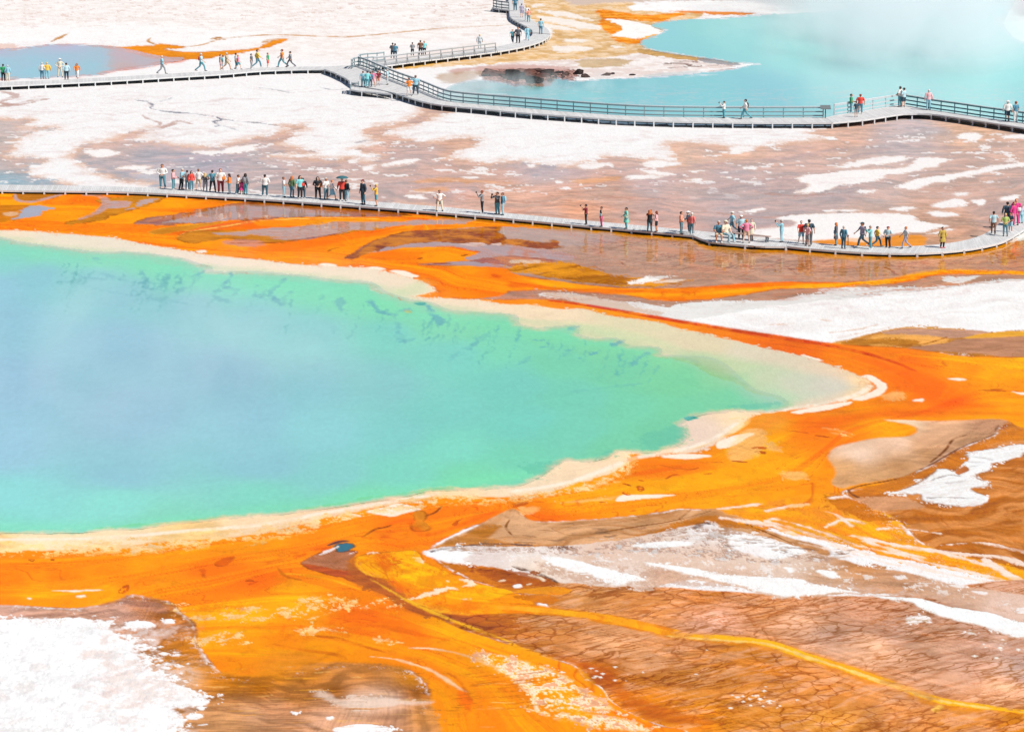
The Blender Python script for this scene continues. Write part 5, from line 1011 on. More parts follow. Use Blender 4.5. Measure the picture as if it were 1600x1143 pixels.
# the dark broken rock bank at the water
random.seed(21)
def rock(name, c, s, col, label, group, seed):
    rr = random.Random(seed); bm = bmesh.new(); bmesh.ops.create_icosphere(bm, subdivisions=3, radius=1.0)
    dirs = [(Vector((rr.gauss(0, 1), rr.gauss(0, 1), rr.gauss(0, .8))).normalized(), rr.uniform(.40, .80)) for _ in range(15)]
    for v in bm.verts:
        for d, k in dirs:
            e = v.co.dot(d) - k
            if e > 0: v.co -= d * e
        v.co += Vector((rr.gauss(0, .025), rr.gauss(0, .025), rr.gauss(0, .025)))
        v.co.x *= s[0] * 1.25; v.co.y *= s[1] * 1.2; v.co.z *= s[2] * 1.25
    me = bpy.data.meshes.new(name); bm.to_mesh(me); bm.free()
    col = tuple(q * .62 for q in col); s = None
    o = link(name, me, None, M_ROCK, alb(col)); o.location = c; o.rotation_euler = (0, 0, rr.uniform(-.3, .3))
    tag(o, label, 'rock', group); return o
rocks = [(772, 116, 1.6, .8, .35, (170, 120, 110), 'flat pinkish rock slab, leftmost of the dark bank'), (790, 115, 1.0, .8, .45, (150, 100, 92), 'reddish brown rock second from the left of the bank'),
         (803, 117, 1.2, .9, .75, (52, 36, 24), 'big black olive topped rock in the bank'), (814, 121, .8, .7, .55, (60, 44, 40), 'small black rock below the olive topped one'), (826, 116, 1.2, .8, .5, (176, 118, 104), 'pink rock slab above the lowest black boulder'),
         (834, 126, 1.1, .8, .75, (46, 32, 30), 'black boulder lowest at the water edge'), (846, 118, 1.2, .8, .5, (150, 96, 84), 'rust brown rock right of the lowest boulder'), (858, 115, 1.0, .7, .45, (92, 62, 56), 'dark brown rock near the bank right end'),
         (905, 114, .8, .6, .42, (84, 66, 62), 'lone dark rock standing right of the bank'), (915, 120, .7, .5, .3, (120, 96, 90), 'small grey rock right of the lone dark rock'), (763, 112, 1.0, .6, .3, (200, 160, 150), 'pale rock slab at the upper left of the bank'),
         (818, 112, 1.6, .6, .4, (196, 150, 138), 'long pale pink slab crowning the bank'), (845, 111, 1.5, .6, .35, (205, 160, 150), 'long pale slab at the upper right of the bank'), (797, 124, .5, .4, .25, (70, 60, 60), 'small half sunk black rock by the steam')]
for i, (u, v, a, b2, c2, col, lab) in enumerate(rocks):
    rock('rock', at(u, v, c2 * .35), (a, b2 * 1.3, c2), col, lab, 'rocks of the broken bank', i + 3)
for i in range(26):
    rr = random.Random(i + 70); u = rr.uniform(750, 1010) if i % 2 else rr.uniform(750, 900); rock('rock', at(u, rr.uniform(112, 122) + (4 if 780 < u < 870 else 0), .1), (rr.uniform(.25, .6), rr.uniform(.3, .5), rr.uniform(.12, .25)), rr.choice(((150, 110, 100), (90, 70, 66), (120, 84, 74))), 'small dark rock crumb scattered along the broken bank by the pool', 'rock crumbs of the broken bank', i + 70)
# ------------------------------------------------------------ people
def voxel(mb, size, name, smooth=2):
    """weld overlapping shapes into one continuous skin"""
    me = mb.mesh(name); o = bpy.data.objects.new(name, me); COL.objects.link(o)
    m = o.modifiers.new('r', 'REMESH'); m.mode = 'VOXEL'; m.voxel_size = size; m.use_smooth_shade = True
    s = o.modifiers.new('s', 'SMOOTH'); s.iterations = smooth; s.factor = 0.5
    dg = bpy.context.evaluated_depsgraph_get()
    out = bpy.data.meshes.new_from_object(o.evaluated_get(dg)); out.name = name
    bpy.data.objects.remove(o); bpy.data.meshes.remove(me); out.materials.clear(); out.shade_smooth()
    return out
# a pose: knees, ankles, elbows, wrists (left then right), hip height, torso lean; the figure faces -Y, 1.75 m tall
def pose(kn, an, el, wr, hip=.92, lean=0.0, toe=None, face=0.0):
    return dict(kn=kn, an=an, el=el, wr=wr, hip=hip, lean=lean, face=face)
ST_K = [(.10, -.01, .50), (-.10, -.01, .50)]; ST_A = [(.11, .03, .09), (-.11, .03, .09)]
POSES = {
 'stand': pose(ST_K, ST_A, [(.26, .03, 1.14), (-.26, .03, 1.14)], [(.27, -.04, .90), (-.27, -.04, .90)]),
 'front': pose([(.12, -.03, .50), (-.10, .0, .50)], [(.15, .0, .09), (-.11, .04, .09)], [(.27, .0, 1.14), (-.27, .0, 1.14)], [(.09, -.24, 1.06), (-.08, -.24, 1.04)]),
 'photo': pose(ST_K, [(.13, .02, .09), (-.12, .04, .09)], [(.25, -.24, 1.26), (-.25, -.24, 1.26)], [(.09, -.34, 1.52), (-.09, -.34, 1.52)]),
 'walk': pose([(.10, -.20, .53), (-.10, .08, .50)], [(.10, -.27, .10), (-.10, .42, .15)], [(.25, .14, 1.16), (-.25, -.12, 1.16)], [(.26, .10, .93), (-.26, -.28, .98)], .90),
 'akimbo': pose([(.14, -.01, .50), (-.14, -.01, .50)], [(.19, .03, .09), (-.19, .03, .09)], [(.40, .06, 1.18), (-.40, .06, 1.18)], [(.18, -.08, 1.02), (-.18, -.08, 1.02)]),
 'lean': pose([(.10, -.03, .50), (-.13, .04, .50)], [(.10, .02, .09), (-.18, .10, .09)], [(.26, -.16, 1.18), (-.26, -.10, 1.16)], [(.20, -.40, 1.08), (-.12, -.34, 1.02)], .92, -.06),
 'point': pose([(.12, -.01, .50), (-.12, -.01, .50)], [(.16, .03, .09), (-.16, .03, .09)], [(.44, -.10, 1.36), (-.26, .03, 1.14)], [(.68, -.16, 1.46), (-.27, -.06, .92)]),
 'sit': pose([(.13, -.44, .50), (-.13, -.44, .50)], [(.14, -.46, .09), (-.14, -.40, .09)], [(.25, -.06, .76), (-.25, -.06, .76)], [(.12, -.30, .60), (-.12, -.30, .60)], .52),
}
def joints(k):
    p = POSES[k]; h = p['hip']; ln = p['lean']; dz = h - .92
    J = dict(pel=Vector((0, 0, h + .03)), wa=Vector((0, ln * .4, h + .20)), ch=Vector((0, ln * .8, h + .43)), nk=Vector((0, ln, h + .60)), hd=Vector((0, ln * 1.1 - .015, h + .715)))
    J['hip'] = [Vector((.09, 0, h)), Vector((-.09, 0, h))]; J['sh'] = [Vector((.175, ln, h + .51)), Vector((-.175, ln, h + .51))]
    for n in ('kn', 'an', 'el', 'wr'): J[n] = [Vector(q) for q in p[n]]
    for i in (0, 1): pass
    return J
CACHE = {}
def hand_shapes(mb, el, wr, i, k):
    d = (wr - el).normalized(); side = Vector((1 if i == 0 else -1, 0, 0))
    side = (side - d * side.dot(d)); side = side.normalized() if side.length > .1 else Vector((0, 1, 0))
    fwd = d.cross(side).normalized()
    if fwd.y > 0: fwd = -fwd
    palm = wr + d * .055
    mb.tube([wr, palm, wr + d * .10], [(.024, .024), (.034, .022), (.034, .018)], 8)
    for j, L_ in enumerate((.072, .084, .078, .062)):          # four fingers, unequal, slightly curled
        a = wr + d * .10 + fwd * ((j - 1.5) * .019); m = a + d * L_ * .5; e = m + d * L_ * .35 - side * L_ * .4
        mb.tube([a, m, e], [.0105, .0100, .0085], 6)
    t = wr + d * .035 + fwd * .026; mb.tube([t, t + fwd * .026 + d * .03, t + fwd * .028 + d * .062], [.013, .012, .010], 6)
def body_mesh(k):
    J = joints(k); mb = MB()
    mb.tube([J['pel'] - Vector((0, 0, .08)), J['pel'], J['wa'], J['ch'], J['ch'] + Vector((0, 0, .10)), J['nk'] - Vector((0, 0, .03))],
            [(.13, .10), (.155, .115), (.125, .095), (.155, .11), (.15, .09), (.07, .06)], 14)
    mb.tube([J['nk'] - Vector((0, 0, .06)), J['nk'] + Vector((0, 0, .07))], [.055, .05], 10)
    hd = J['hd']; mb.ball(hd + Vector((0, .01, .035)), (.077, .098, .09), 14, 10); mb.ball(hd + Vector((0, -.022, -.035)), (.058, .066, .075), 12, 8)
    mb.tube([hd + Vector((0, -.085, .03)), hd + Vector((0, -.108, -.012)), hd + Vector((0, -.08, -.02))], [.010, .016, .012], 6)      # nose
    mb.tube([hd + Vector((-.02, -.078, -.05)), hd + Vector((.02, -.078, -.05))], .011, 6)                                               # lips
    for s in (1, -1): mb.ball(hd + Vector((s * .077, .01, .0)), (.012, .022, .032), 8, 6)                                               # ears
    for i in (0, 1):
        sh, el, wr = J['sh'][i], J['el'][i], J['wr'][i]
        mb.tube([sh + Vector((-sh.x * .3, 0, 0)), sh, sh.lerp(el, .35), el, el.lerp(wr, .35), wr], [.06, .056, .048, .038, .036, .024], 10)
        hand_shapes(mb, el, wr, i, k)
        hp, kn, an = J['hip'][i], J['kn'][i], J['an'][i]
        mb.tube([hp + Vector((0, 0, .05)), hp, hp.lerp(kn, .5), kn, kn.lerp(an, .3), an], [.085, .092, .075, .052, .052, .034], 12)
        mb.tube([an + Vector((0, .035, -.03)), an + Vector((0, -.04, -.04)), an + Vector((0, -.15, -.062))], [(.034, .036), (.038, .034), (.036, .022)], 10)
    return voxel(mb, .0125, 'body_' + k, 2)
def cloth_mesh_(k, kind):
    J = joints(k); mb = MB(); nm = {'tee': 'shirt', 'long': 'jacket', 'coat': 'coat'}.get(kind, kind)
    if kind in ('tee', 'long', 'coat', 'tank'):
        hem = J['pel'] - Vector((0, 0, .06))
        rows = [(hem, (.165, .128)), (J['pel'] + Vector((0, 0, .02)), (.172, .132)), (J['wa'], (.150, .118)), (J['ch'], (.176, .130)), (J['ch'] + Vector((0, 0, .10)), (.168, .108)), (J['nk'] - Vector((0, 0, .035)), (.085, .075))]
        if kind == 'coat': rows = [(hem - Vector((0, 0, .38)), (.22, .17)), (hem - Vector((0, 0, .18)), (.20, .155))] + rows
        if k == 'sit': rows = rows[-5:]
        mb.tube([r[0] for r in rows], [r[1] for r in rows], 16)
        for i in (0, 1):
            sh, el, wr = J['sh'][i], J['el'][i], J['wr'][i]
            if kind == 'tank': continue
            if kind == 'tee': mb.tube([sh + Vector((-sh.x * .35, 0, 0)), sh, sh.lerp(el, .45), sh.lerp(el, .85)], [.072, .072, .066, .064], 10)
            else: mb.tube([sh + Vector((-sh.x * .35, 0, 0)), sh, sh.lerp(el, .4), el, wr.lerp(el, .06)], [.076, .074, .066, .056, .042], 10)
    elif kind in ('trousers', 'shorts'):
        mb.tube([J['pel'] - Vector((0, 0, .10)), J['pel'], J['pel'] + Vector((0, 0, .10))], [(.150, .118), (.168, .128), (.150, .118)], 16)
        for i in (0, 1):
            hp, kn, an = J['hip'][i], J['kn'][i], J['an'][i]
            if kind == 'shorts': mb.tube([hp + Vector((0, 0, .03)), hp, hp.lerp(kn, .5), hp.lerp(kn, .92)], [.09, .102, .092, .088], 12)
            else: mb.tube([hp + Vector((0, 0, .03)), hp, hp.lerp(kn, .5), kn, kn.lerp(an, .5), an + Vector((0, 0, .015))], [.09, .102, .086, .066, .060, .056], 12)
    elif kind == 'skirt':
        hp = J['pel']; kz = Vector((0, (J['kn'][0].y + J['kn'][1].y) / 2 * .6, -.46))
        mb.tube([hp + Vector((0, 0, .12)), hp, hp + kz * .5, hp + kz], [(.15, .12), (.18, .145), (.22, .18), (.27, .22)], 18)
    elif kind in ('left_shoe', 'right_shoe'):
        for i in ((0,) if kind == 'left_shoe' else (1,)):
            an = J['an'][i]; mb.tube([an + Vector((0, .052, -.045)), an + Vector((0, 0, -.035)), an + Vector((0, -.07, -.048)), an + Vector((0, -.17, -.066))], [(.040, .040), (.046, .046), (.046, .034), (.040, .022)], 10)
    elif kind == 'hair':
        hd = J['hd']; mb.ball(hd + Vector((0, .022, .052)), (.086, .098, .088), 14, 10); mb.ball(hd + Vector((0, .055, .0)), (.078, .062, .085), 12, 8)
    elif kind == 'long_hair':
        hd = J['hd']; mb.ball(hd + Vector((0, .022, .052)), (.092, .102, .090), 14, 10)
        mb.tube([hd + Vector((0, .05, .06)), hd + Vector((0, .075, -.06)), hd + Vector((0, .10, -.20)), hd + Vector((0, .095, -.32))], [(.085, .06), (.098, .06), (.10, .05), (.05, .03)], 12)
        for s in (1, -1): mb.tube([hd + Vector((s * .07, .02, .05)), hd + Vector((s * .092, .01, -.06)), hd + Vector((s * .085, .02, -.18))], [.03, .032, .02], 8)
    elif kind == 'sun_hat':
        hd = J['hd'] + Vector((0, .012, .075)); mb.tube([hd, hd + Vector((0, 0, .05)), hd + Vector((0, 0, .085))], [.098, .088, .05], 14); mb.tube([hd + Vector((0, 0, -.012)), hd + Vector((0, 0, .012))], [.17, .165], 20)
    elif kind == 'cap':
        hd = J['hd'] + Vector((0, .012, .065)); mb.tube([hd - Vector((0, 0, .01)), hd + Vector((0, 0, .04)), hd + Vector((0, 0, .075))], [.098, .088, .04], 14); mb.tube([hd + Vector((0, -.06, .004)), hd + Vector((0, -.17, -.008))], [(.075, .02), (.05, .016)], 12)
    elif kind == 'face':
        hd = J['hd']
        for s in (1, -1): mb.ball(hd + Vector((s * .03, -.084, .012)), (.011, .008, .008), 8, 5)
        mb.tube([hd + Vector((-.022, -.09, -.052)), hd + Vector((.022, -.09, -.052))], .005, 5)
        return mb.mesh('eyes_and_mouth', True)
    return voxel(mb, .018 if kind not in ('left_shoe', 'right_shoe', 'hair', 'long_hair', 'cap', 'sun_hat') else .014, nm, 2)
def gm(k, kind):
    if (k, kind) not in CACHE:
        me = body_mesh(k) if kind == 'body' else cloth_mesh_(k, kind)
        me.materials.append(M_SKIN if kind == 'body' else M_CLOTH); CACHE[(k, kind)] = me
    return CACHE[(k, kind)]
PAL = {'white': (250, 246, 244), 'cream': (246, 232, 205), 'pale blue': (190, 224, 236), 'light blue': (150, 208, 228), 'teal': (84, 160, 176), 'blue': (70, 130, 160), 'navy': (44, 66, 84), 'black': (26, 28, 34),
       'grey': (150, 150, 156), 'dark grey': (86, 88, 96), 'pale grey': (205, 208, 212), 'red': (236, 62, 48), 'maroon': (122, 28, 36), 'orange': (250, 130, 40), 'yellow': (250, 196, 70), 'mustard': (196, 160, 60),
       'green': (40, 160, 96), 'olive': (96, 130, 84), 'lime': (190, 215, 110), 'mint': (110, 228, 208), 'aqua': (130, 222, 226), 'pink': (246, 130, 170), 'pale pink': (250, 190, 196), 'magenta': (226, 50, 130),
       'coral': (244, 120, 116), 'salmon': (252, 160, 130), 'khaki': (206, 176, 140), 'tan': (226, 180, 150), 'lavender': (170, 160, 186), 'denim': (84, 140, 160), 'pale denim': (150, 205, 224), 'dark denim': (48, 92, 112),
       'brown': (130, 84, 64), 'blond': (230, 190, 120), 'ginger': (214, 110, 50), 'dark': (44, 32, 30), 'auburn': (140, 60, 40), 'silver': (210, 205, 200)}
FACE = {'c': 0, 'a': 180, 'l': -90, 'r': 90, 'cl': -40, 'cr': 40, 'al': -140, 'ar': 140}
# feet u, v, head-top v, pose, facing, top kind:colour, bottom kind:colour, hair, hat, carried, where
T, LG, CT, TK = 'tee', 'long', 'coat', 'tank'
PEOPLE = """
254,294.4,259|front|c|long white|trousers denim|hair dark|||left end of the low boardwalk crowd
271,297,266.6|front|r|long pale pink|trousers teal|hair dark|||second from the crowd's left end
284,296.8,265.3|lean|r|tee light blue|trousers black|hair silver|||looking down between pink and grey tops
293,298,268|stand|a|tee grey|trousers denim|hair dark|||left of red jacketed person in the crowd
299.6,298.8,269|stand|cr|long red|trousers denim|long_hair dark|||left part of the low crowd
310.6,297.5,266|akimbo|a|tee white|shorts khaki|hair brown|||right of the red top in the crowd
321,299.8,272|front|a|long dark grey|trousers grey|long_hair blond|||left crowd
332.4,300.4,268|akimbo|a|tee teal|trousers black|hair dark||backpack blue|middle of the left crowd
345,302,266|stand|c|tee white|trousers maroon|hair auburn||bag orange|left crowd
358.5,303.4,273.4|front|l|long orange|trousers denim|long_hair dark|||right of the orange bag
371.6,303.8,275|lean|r|tee white|trousers dark denim|hair dark|||beside the pink bag
377.5,304.2,282|stand|c|tank maroon|skirt magenta|hair brown|||child sized, between white top and grey hoodie
384,304.7,273|stand|ar|long grey|trousers teal|long_hair dark||backpack grey|right end of the left crowd
414.3,307,274.7|front|a|long white|trousers dark denim|hair dark|||standing alone between two crowds
443.4,309,278.4|front|r|tee white|trousers pale denim|hair brown|||left of the green top
456.5,308.4,277|stand|ar|long olive|trousers denim|long_hair ginger|||middle crowd
469,311,276.6|stand|cr|tee aqua|trousers black|long_hair dark||bag red|middle crowd
473.5,310.4,280|stand|a|long black|trousers navy|hair dark|||close beside the red bag
496.6,310.9,278.4|front|c|long black|trousers black|long_hair dark||bag orange|all black clothes
509.7,312,279.8|stand|cr|tee white|trousers denim|hair silver|||left of the light blue skirt
519,313,282.8|walk|r|tee white|skirt light blue|hair ginger|||middle crowd
534.6,314.6,280|stand|c|long red|trousers black|hair dark||umbrella|under the dark umbrella
541.6,314.6,283|stand|ar|long black|trousers pale denim|hair brown|||right of the umbrella
567.4,319.7,282.8|stand|cl|long navy|trousers dark denim|hair dark|cap maroon||alone right of the umbrella pair
588,322.5,289.7|photo|l|long yellow|shorts teal|hair blond||phone|middle of the low boardwalk
686.9,330.4,299|akimbo|c|tee white|trousers cream|hair dark||jacket teal|alone on the low boardwalk
753.4,333.7,299.4|photo|l|long grey|trousers black|hair auburn||phone|taking a picture leftward
777,335,302|photo|cl|long dark grey|trousers teal|hair dark||phone|left of the blue backpack
785.5,336.5,302.7|stand|l|long blue|trousers pale denim|hair brown||backpack light blue|centre of the low boardwalk
915.6,351.2,320.9|photo|l|tee maroon|trousers black|hair dark||phone|left of the magenta trousers
939.6,354.6,324.6|stand|l|tank black|trousers magenta|hair dark||bag light blue|low boardwalk
978.4,357.8,326|front|l|coat mint|trousers teal|hair dark||bag cream|alone in mint coat
1015,362.5,329.7|photo|a|tank black|trousers dark denim|long_hair ginger||phone|left of the pink and black outfit
1025.7,362.5,331.5|front|l|tee pale pink|shorts black|long_hair auburn||bag pale pink|right of the ginger photographer
1064.3,366.2,332.5|front|r|tee salmon|trousers denim|hair dark||bag white|left of the coral jacket
1076.5,363.8,332|lean|l|long navy|trousers navy|hair silver|sun_hat white||behind the coral jacket
1080.8,367,334.4|stand|ar|long coral|trousers denim|hair silver|cap white||left of the bench
1122.8,377.4,347|sit|c|tee blue|shorts cream|hair silver|||leftmost on the long bench
1133.5,377.9,346.5|sit|cr|tee cream|trousers pale denim|hair silver|cap cream||second on the long bench
1144,364.6,332|walk|l|tee light blue|trousers dark denim|hair silver|cap white||behind the bench
1157.7,373.2,338.4|stand|c|tee pale blue|trousers black|hair silver|cap white||behind the middle of the bench
1166,379.9,345|akimbo|a|long pink|shorts tan|hair ginger|||in front of the bench
1174,375.2,344|stand|c|coat cream|shorts cream|hair brown|||just right of the pink top at the bench
1221,378.8,345|photo|l|long light blue|trousers pale denim|hair silver||phone|right of the bench
1251.5,381,346.5|walk|c|tee red|shorts light blue|hair auburn|||right of the long bench
1264,382.6,345|stand|a|tee navy|trousers dark grey|hair dark|cap grey||behind the pink shirt and grey shorts
1261.6,385,351.6|akimbo|ar|tee pale pink|shorts grey|hair blond|||right of the red shirt
1305.9,384,349.7|stand|l|coat dark grey|trousers denim|long_hair ginger||bag navy|low boardwalk right part
1317.9,389,354.8|stand|ar|long blue|trousers dark denim|hair silver|||right of the ginger long hair
1347,385.9,349|walk|l|tee lavender|trousers navy|hair dark|cap navy||walking toward the blue jacket
1359.7,389.6,354|photo|l|long aqua|trousers teal|hair silver||phone|right of the lavender shirt
1370.6,385.9,355.3|walk|r|tee yellow|trousers dark denim|hair dark||bag brown|right of the aqua jacket
1387,387.2,355.9|front|cl|tee pale blue|trousers black|hair auburn|cap maroon||right of the yellow top
1414.8,388.6,355.6|walk|l|tee pale grey|trousers lavender|hair ginger|||walking alone with wide stride
1472.5,387.6,356.6|stand|cr|coat mustard|trousers black|hair dark|||alone in a mustard coat and red shoes
1552,366,332|walk|a|tee pale blue|trousers brown|hair dark|||left of the right edge crowd
1573.4,352,317.8|stand|a|long navy|trousers navy|hair dark|||at the back of the right edge crowd
1570.4,369.4,335.6|front|c|tee lime|trousers denim|hair blond|||front of the right edge crowd
1578.4,363,334|front|cl|tee navy|shorts light blue|hair dark|||behind the lime shirt
1587,352,313.4|stand|c|long magenta|trousers magenta|hair ginger||bag white|tallest at the right edge
1583.5,353.5,318|stand|cr|long magenta|trousers pink|hair auburn|||shorter twin left of the white bag
1595,349,324|stand|a|tee light blue|trousers pale denim|hair dark|||rightmost of the low boardwalk
5.5,127.5,102.5|stand|a|tee green|trousers black|hair dark|||leftmost by the small pool
12.5,128,103.7|stand|a|long light blue|trousers cream|hair silver||bag pink|second from left by the small pool
66,124,99.5|stand|a|long white|trousers blue|hair silver|||left of the yellow top by the small pool
74,124,99.5|stand|a|long yellow|trousers light blue|hair blond|||by the small pool
94,121.5,93.7|akimbo|c|long cream|trousers cream|hair brown|sun_hat white||all in cream by the small pool
104,125,100.5|stand|a|long pale blue|trousers black|hair dark|||between cream and orange outfits
120.5,123,101|walk|c|long orange|trousers white|long_hair auburn|||rightmost by the small pool
253.5,116.2,88.7|walk|r|tee light blue|trousers grey|hair silver|||alone at the small pool's right end
314.5,112,85|walk|r|tee pale blue|trousers teal|hair silver||backpack red|pale upper boardwalk
345,110.5,87|stand|r|tee grey|shorts pale pink|hair brown|||upper left walkers
348.5,110.5,88.5|stand|l|tee aqua|shorts pale blue|hair dark|||upper left walkers
354.5,109.8,84|walk|r|tee khaki|shorts khaki|hair silver|||upper left walkers
369,109,85|stand|r|tee pale grey|trousers blue|hair dark|||left of a small pink top
372.5,109.2,87.5|walk|r|tee pink|shorts teal|hair ginger|||upper left walkers
393,108.7,86|stand|r|tee dark grey|trousers grey|hair dark|||left of a yellow top
402.5,106.5,79|walk|r|long yellow|trousers denim|hair dark|||upper left walkers
418.7,106.2,84.5|stand|r|tee green|shorts red|hair auburn|||small, upper left walkers
441,105.5,79|walk|l|tee orange|trousers teal|hair auburn|||near the junction
453.7,105.5,82|walk|l|long grey|trousers dark grey|hair dark|||last before the junction
613.7,92.5,69|front|a|tee dark grey|trousers navy|hair dark|||behind the braced railing at left
617.5,92.5,70|stand|a|tee blue|trousers navy|hair dark|||behind the braced railing at left
644.5,88.6,68|front|a|tee grey|trousers black|hair dark|||middle behind the braced railing
657,87,65|stand|a|tee brown|trousers black|hair dark|||behind the braced railing
663,86.8,66|stand|c|tee aqua|trousers black|hair brown|||behind the braced railing
749.5,76.5,55.5|stand|a|long pale grey|trousers pale grey|hair blond|||pale figure at the braced railing's end
567.5,136.5,113|stand|a|tee light blue|trousers teal|hair brown|||left on the lookout spur
574,137.5,113|lean|a|tee aqua|trousers teal|hair dark|||middle of the lookout spur
579,137,114|stand|a|long blue|trousers dark denim|hair dark|||right on the lookout spur
583,136.3,112.5|akimbo|a|tee pink|shorts pale pink|hair auburn|||at the lookout spur
591,134,112.5|stand|a|tee maroon|shorts salmon|hair auburn|||beside the railing above the spur
605.5,133,109.5|stand|l|tee pale blue|trousers pale grey|hair silver|||pale, below the junction
639.5,150.5,123.7|akimbo|a|tee orange|shorts white|hair auburn|||left of the pointing person
649.5,149,120|point|a|tee light blue|trousers navy|hair brown|||arm stretched out to the right
815,27.8,7.5|stand|a|tee lavender|shorts lavender|hair auburn|||top boardwalk
823,33,10.5|stand|a|tee white|trousers light blue|hair blond|||top boardwalk
826,35,15.5|walk|a|tee salmon|trousers teal|hair auburn|||top boardwalk
845,54,31|stand|a|tee light blue|trousers blue|hair dark|||outer bend of the top boardwalk
824,63.5,42.5|walk|c|long light blue|trousers pale denim|hair silver|||inner bend of the top boardwalk
809.5,67.8,44|stand|c|tee dark grey|trousers black|hair dark|||below the top bend
801,67.4,47.5|walk|c|tee teal|trousers navy|hair brown|||left end below the top bend
805,18,-4|stand|a|tee blue|trousers dark denim|hair dark|||cut by the top edge
1131,185,160|photo|l|long white|trousers teal|hair dark||phone|long railing
1164.6,186.6,157|walk|l|tee white|trousers teal|hair dark||backpack black|on the raised boardwalk
1329.6,177.5,149|front|r|tee green|trousers denim|hair dark|||left of the red top on the viewing bend
1344,178,149.4|stand|a|tee red|trousers denim|hair auburn|||on the viewing bend
1337.5,183.5,160|stand|a|tee navy|shorts grey|hair dark|||child before the red top
1406,167.5,137|front|al|tee white|trousers teal|hair dark||bag grey|at the peak of the viewing bend
1412,168,139.5|front|al|tee pale blue|shorts navy|hair dark|||right at the peak of the viewing bend
1450.6,172.6,142|stand|a|long pale pink|trousers pale denim|hair silver|cap white||alone at the dark railing
1573.8,189.5,160|stand|a|long white|shorts navy|hair silver|sun_hat white||far right at the dark railing
1586.5,191.6,161|stand|al|tee blue|trousers white|hair auburn|||far right beside white top and hat
"""
POSEW = {'front': 'hands in front', 'photo': 'arms raised', 'walk': 'walking', 'akimbo': 'hands on hips', 'point': 'pointing', 'sit': 'seated', 'lean': 'leaning', 'stand': ''}
TOPW = {'tee': 'shirt', 'long': 'jacket', 'coat': 'coat', 'tank': 'vest top'}
PAL = {k: tuple(c * .86 + w * .14 for c, w in zip(v, (215, 225, 228))) for k, v in PAL.items()}      # lightened towards a pale bluish grey
def bag(mat_col, at_p, rz, par_label, kind, sc):
    rot = Matrix.Rotation(rz, 3, 'Z'); b = MB()
    if kind == 'backpack':
        o = empty('backpack', at_p + rot @ Vector((0, .17 * sc, .0)), rz)
        b.tube([(0, 0, -.22), (0, .02, -.12), (0, .02, .10), (0, -.01, .20)], [(.12, .07), (.15, .10), (.14, .09), (.08, .05)], 12); b.build('pack', M_CLOTH, o, True, mat_col)
        b = MB(); [b.tube([(s * .08, -.02, .19), (s * .10, -.17, .24), (s * .11, -.30, .10), (s * .10, -.24, -.10)], .014, 6) for s in (1, -1)]; b.build('strap', M_CLOTH, o, True, mat_col * .6)
    else:
        o = empty('shoulder_bag', at_p + rot @ Vector((.20 * sc, -.10 * sc, -.18 * sc)), rz)
        b.tube([(0, 0, -.14), (0, 0, -.10), (0, 0, .08), (0, 0, .11)], [(.12, .05), (.15, .075), (.14, .065), (.11, .04)], 12); b.build('pouch', M_CLOTH, o, True, mat_col)
        b = MB(); b.tube([(.10, 0, .08), (.0, .06, .30), (-.14, .10, .46), (-.16, .16, .2), (-.10, .02, .08)], .012, 6); b.build('strap', M_CLOTH, o, True, mat_col * .6)
    o.scale = (sc,) * 3; return tag(o, par_label, 'backpack' if kind == 'backpack' else 'bag', 'bags carried by visitors')
labels = {}; people = []
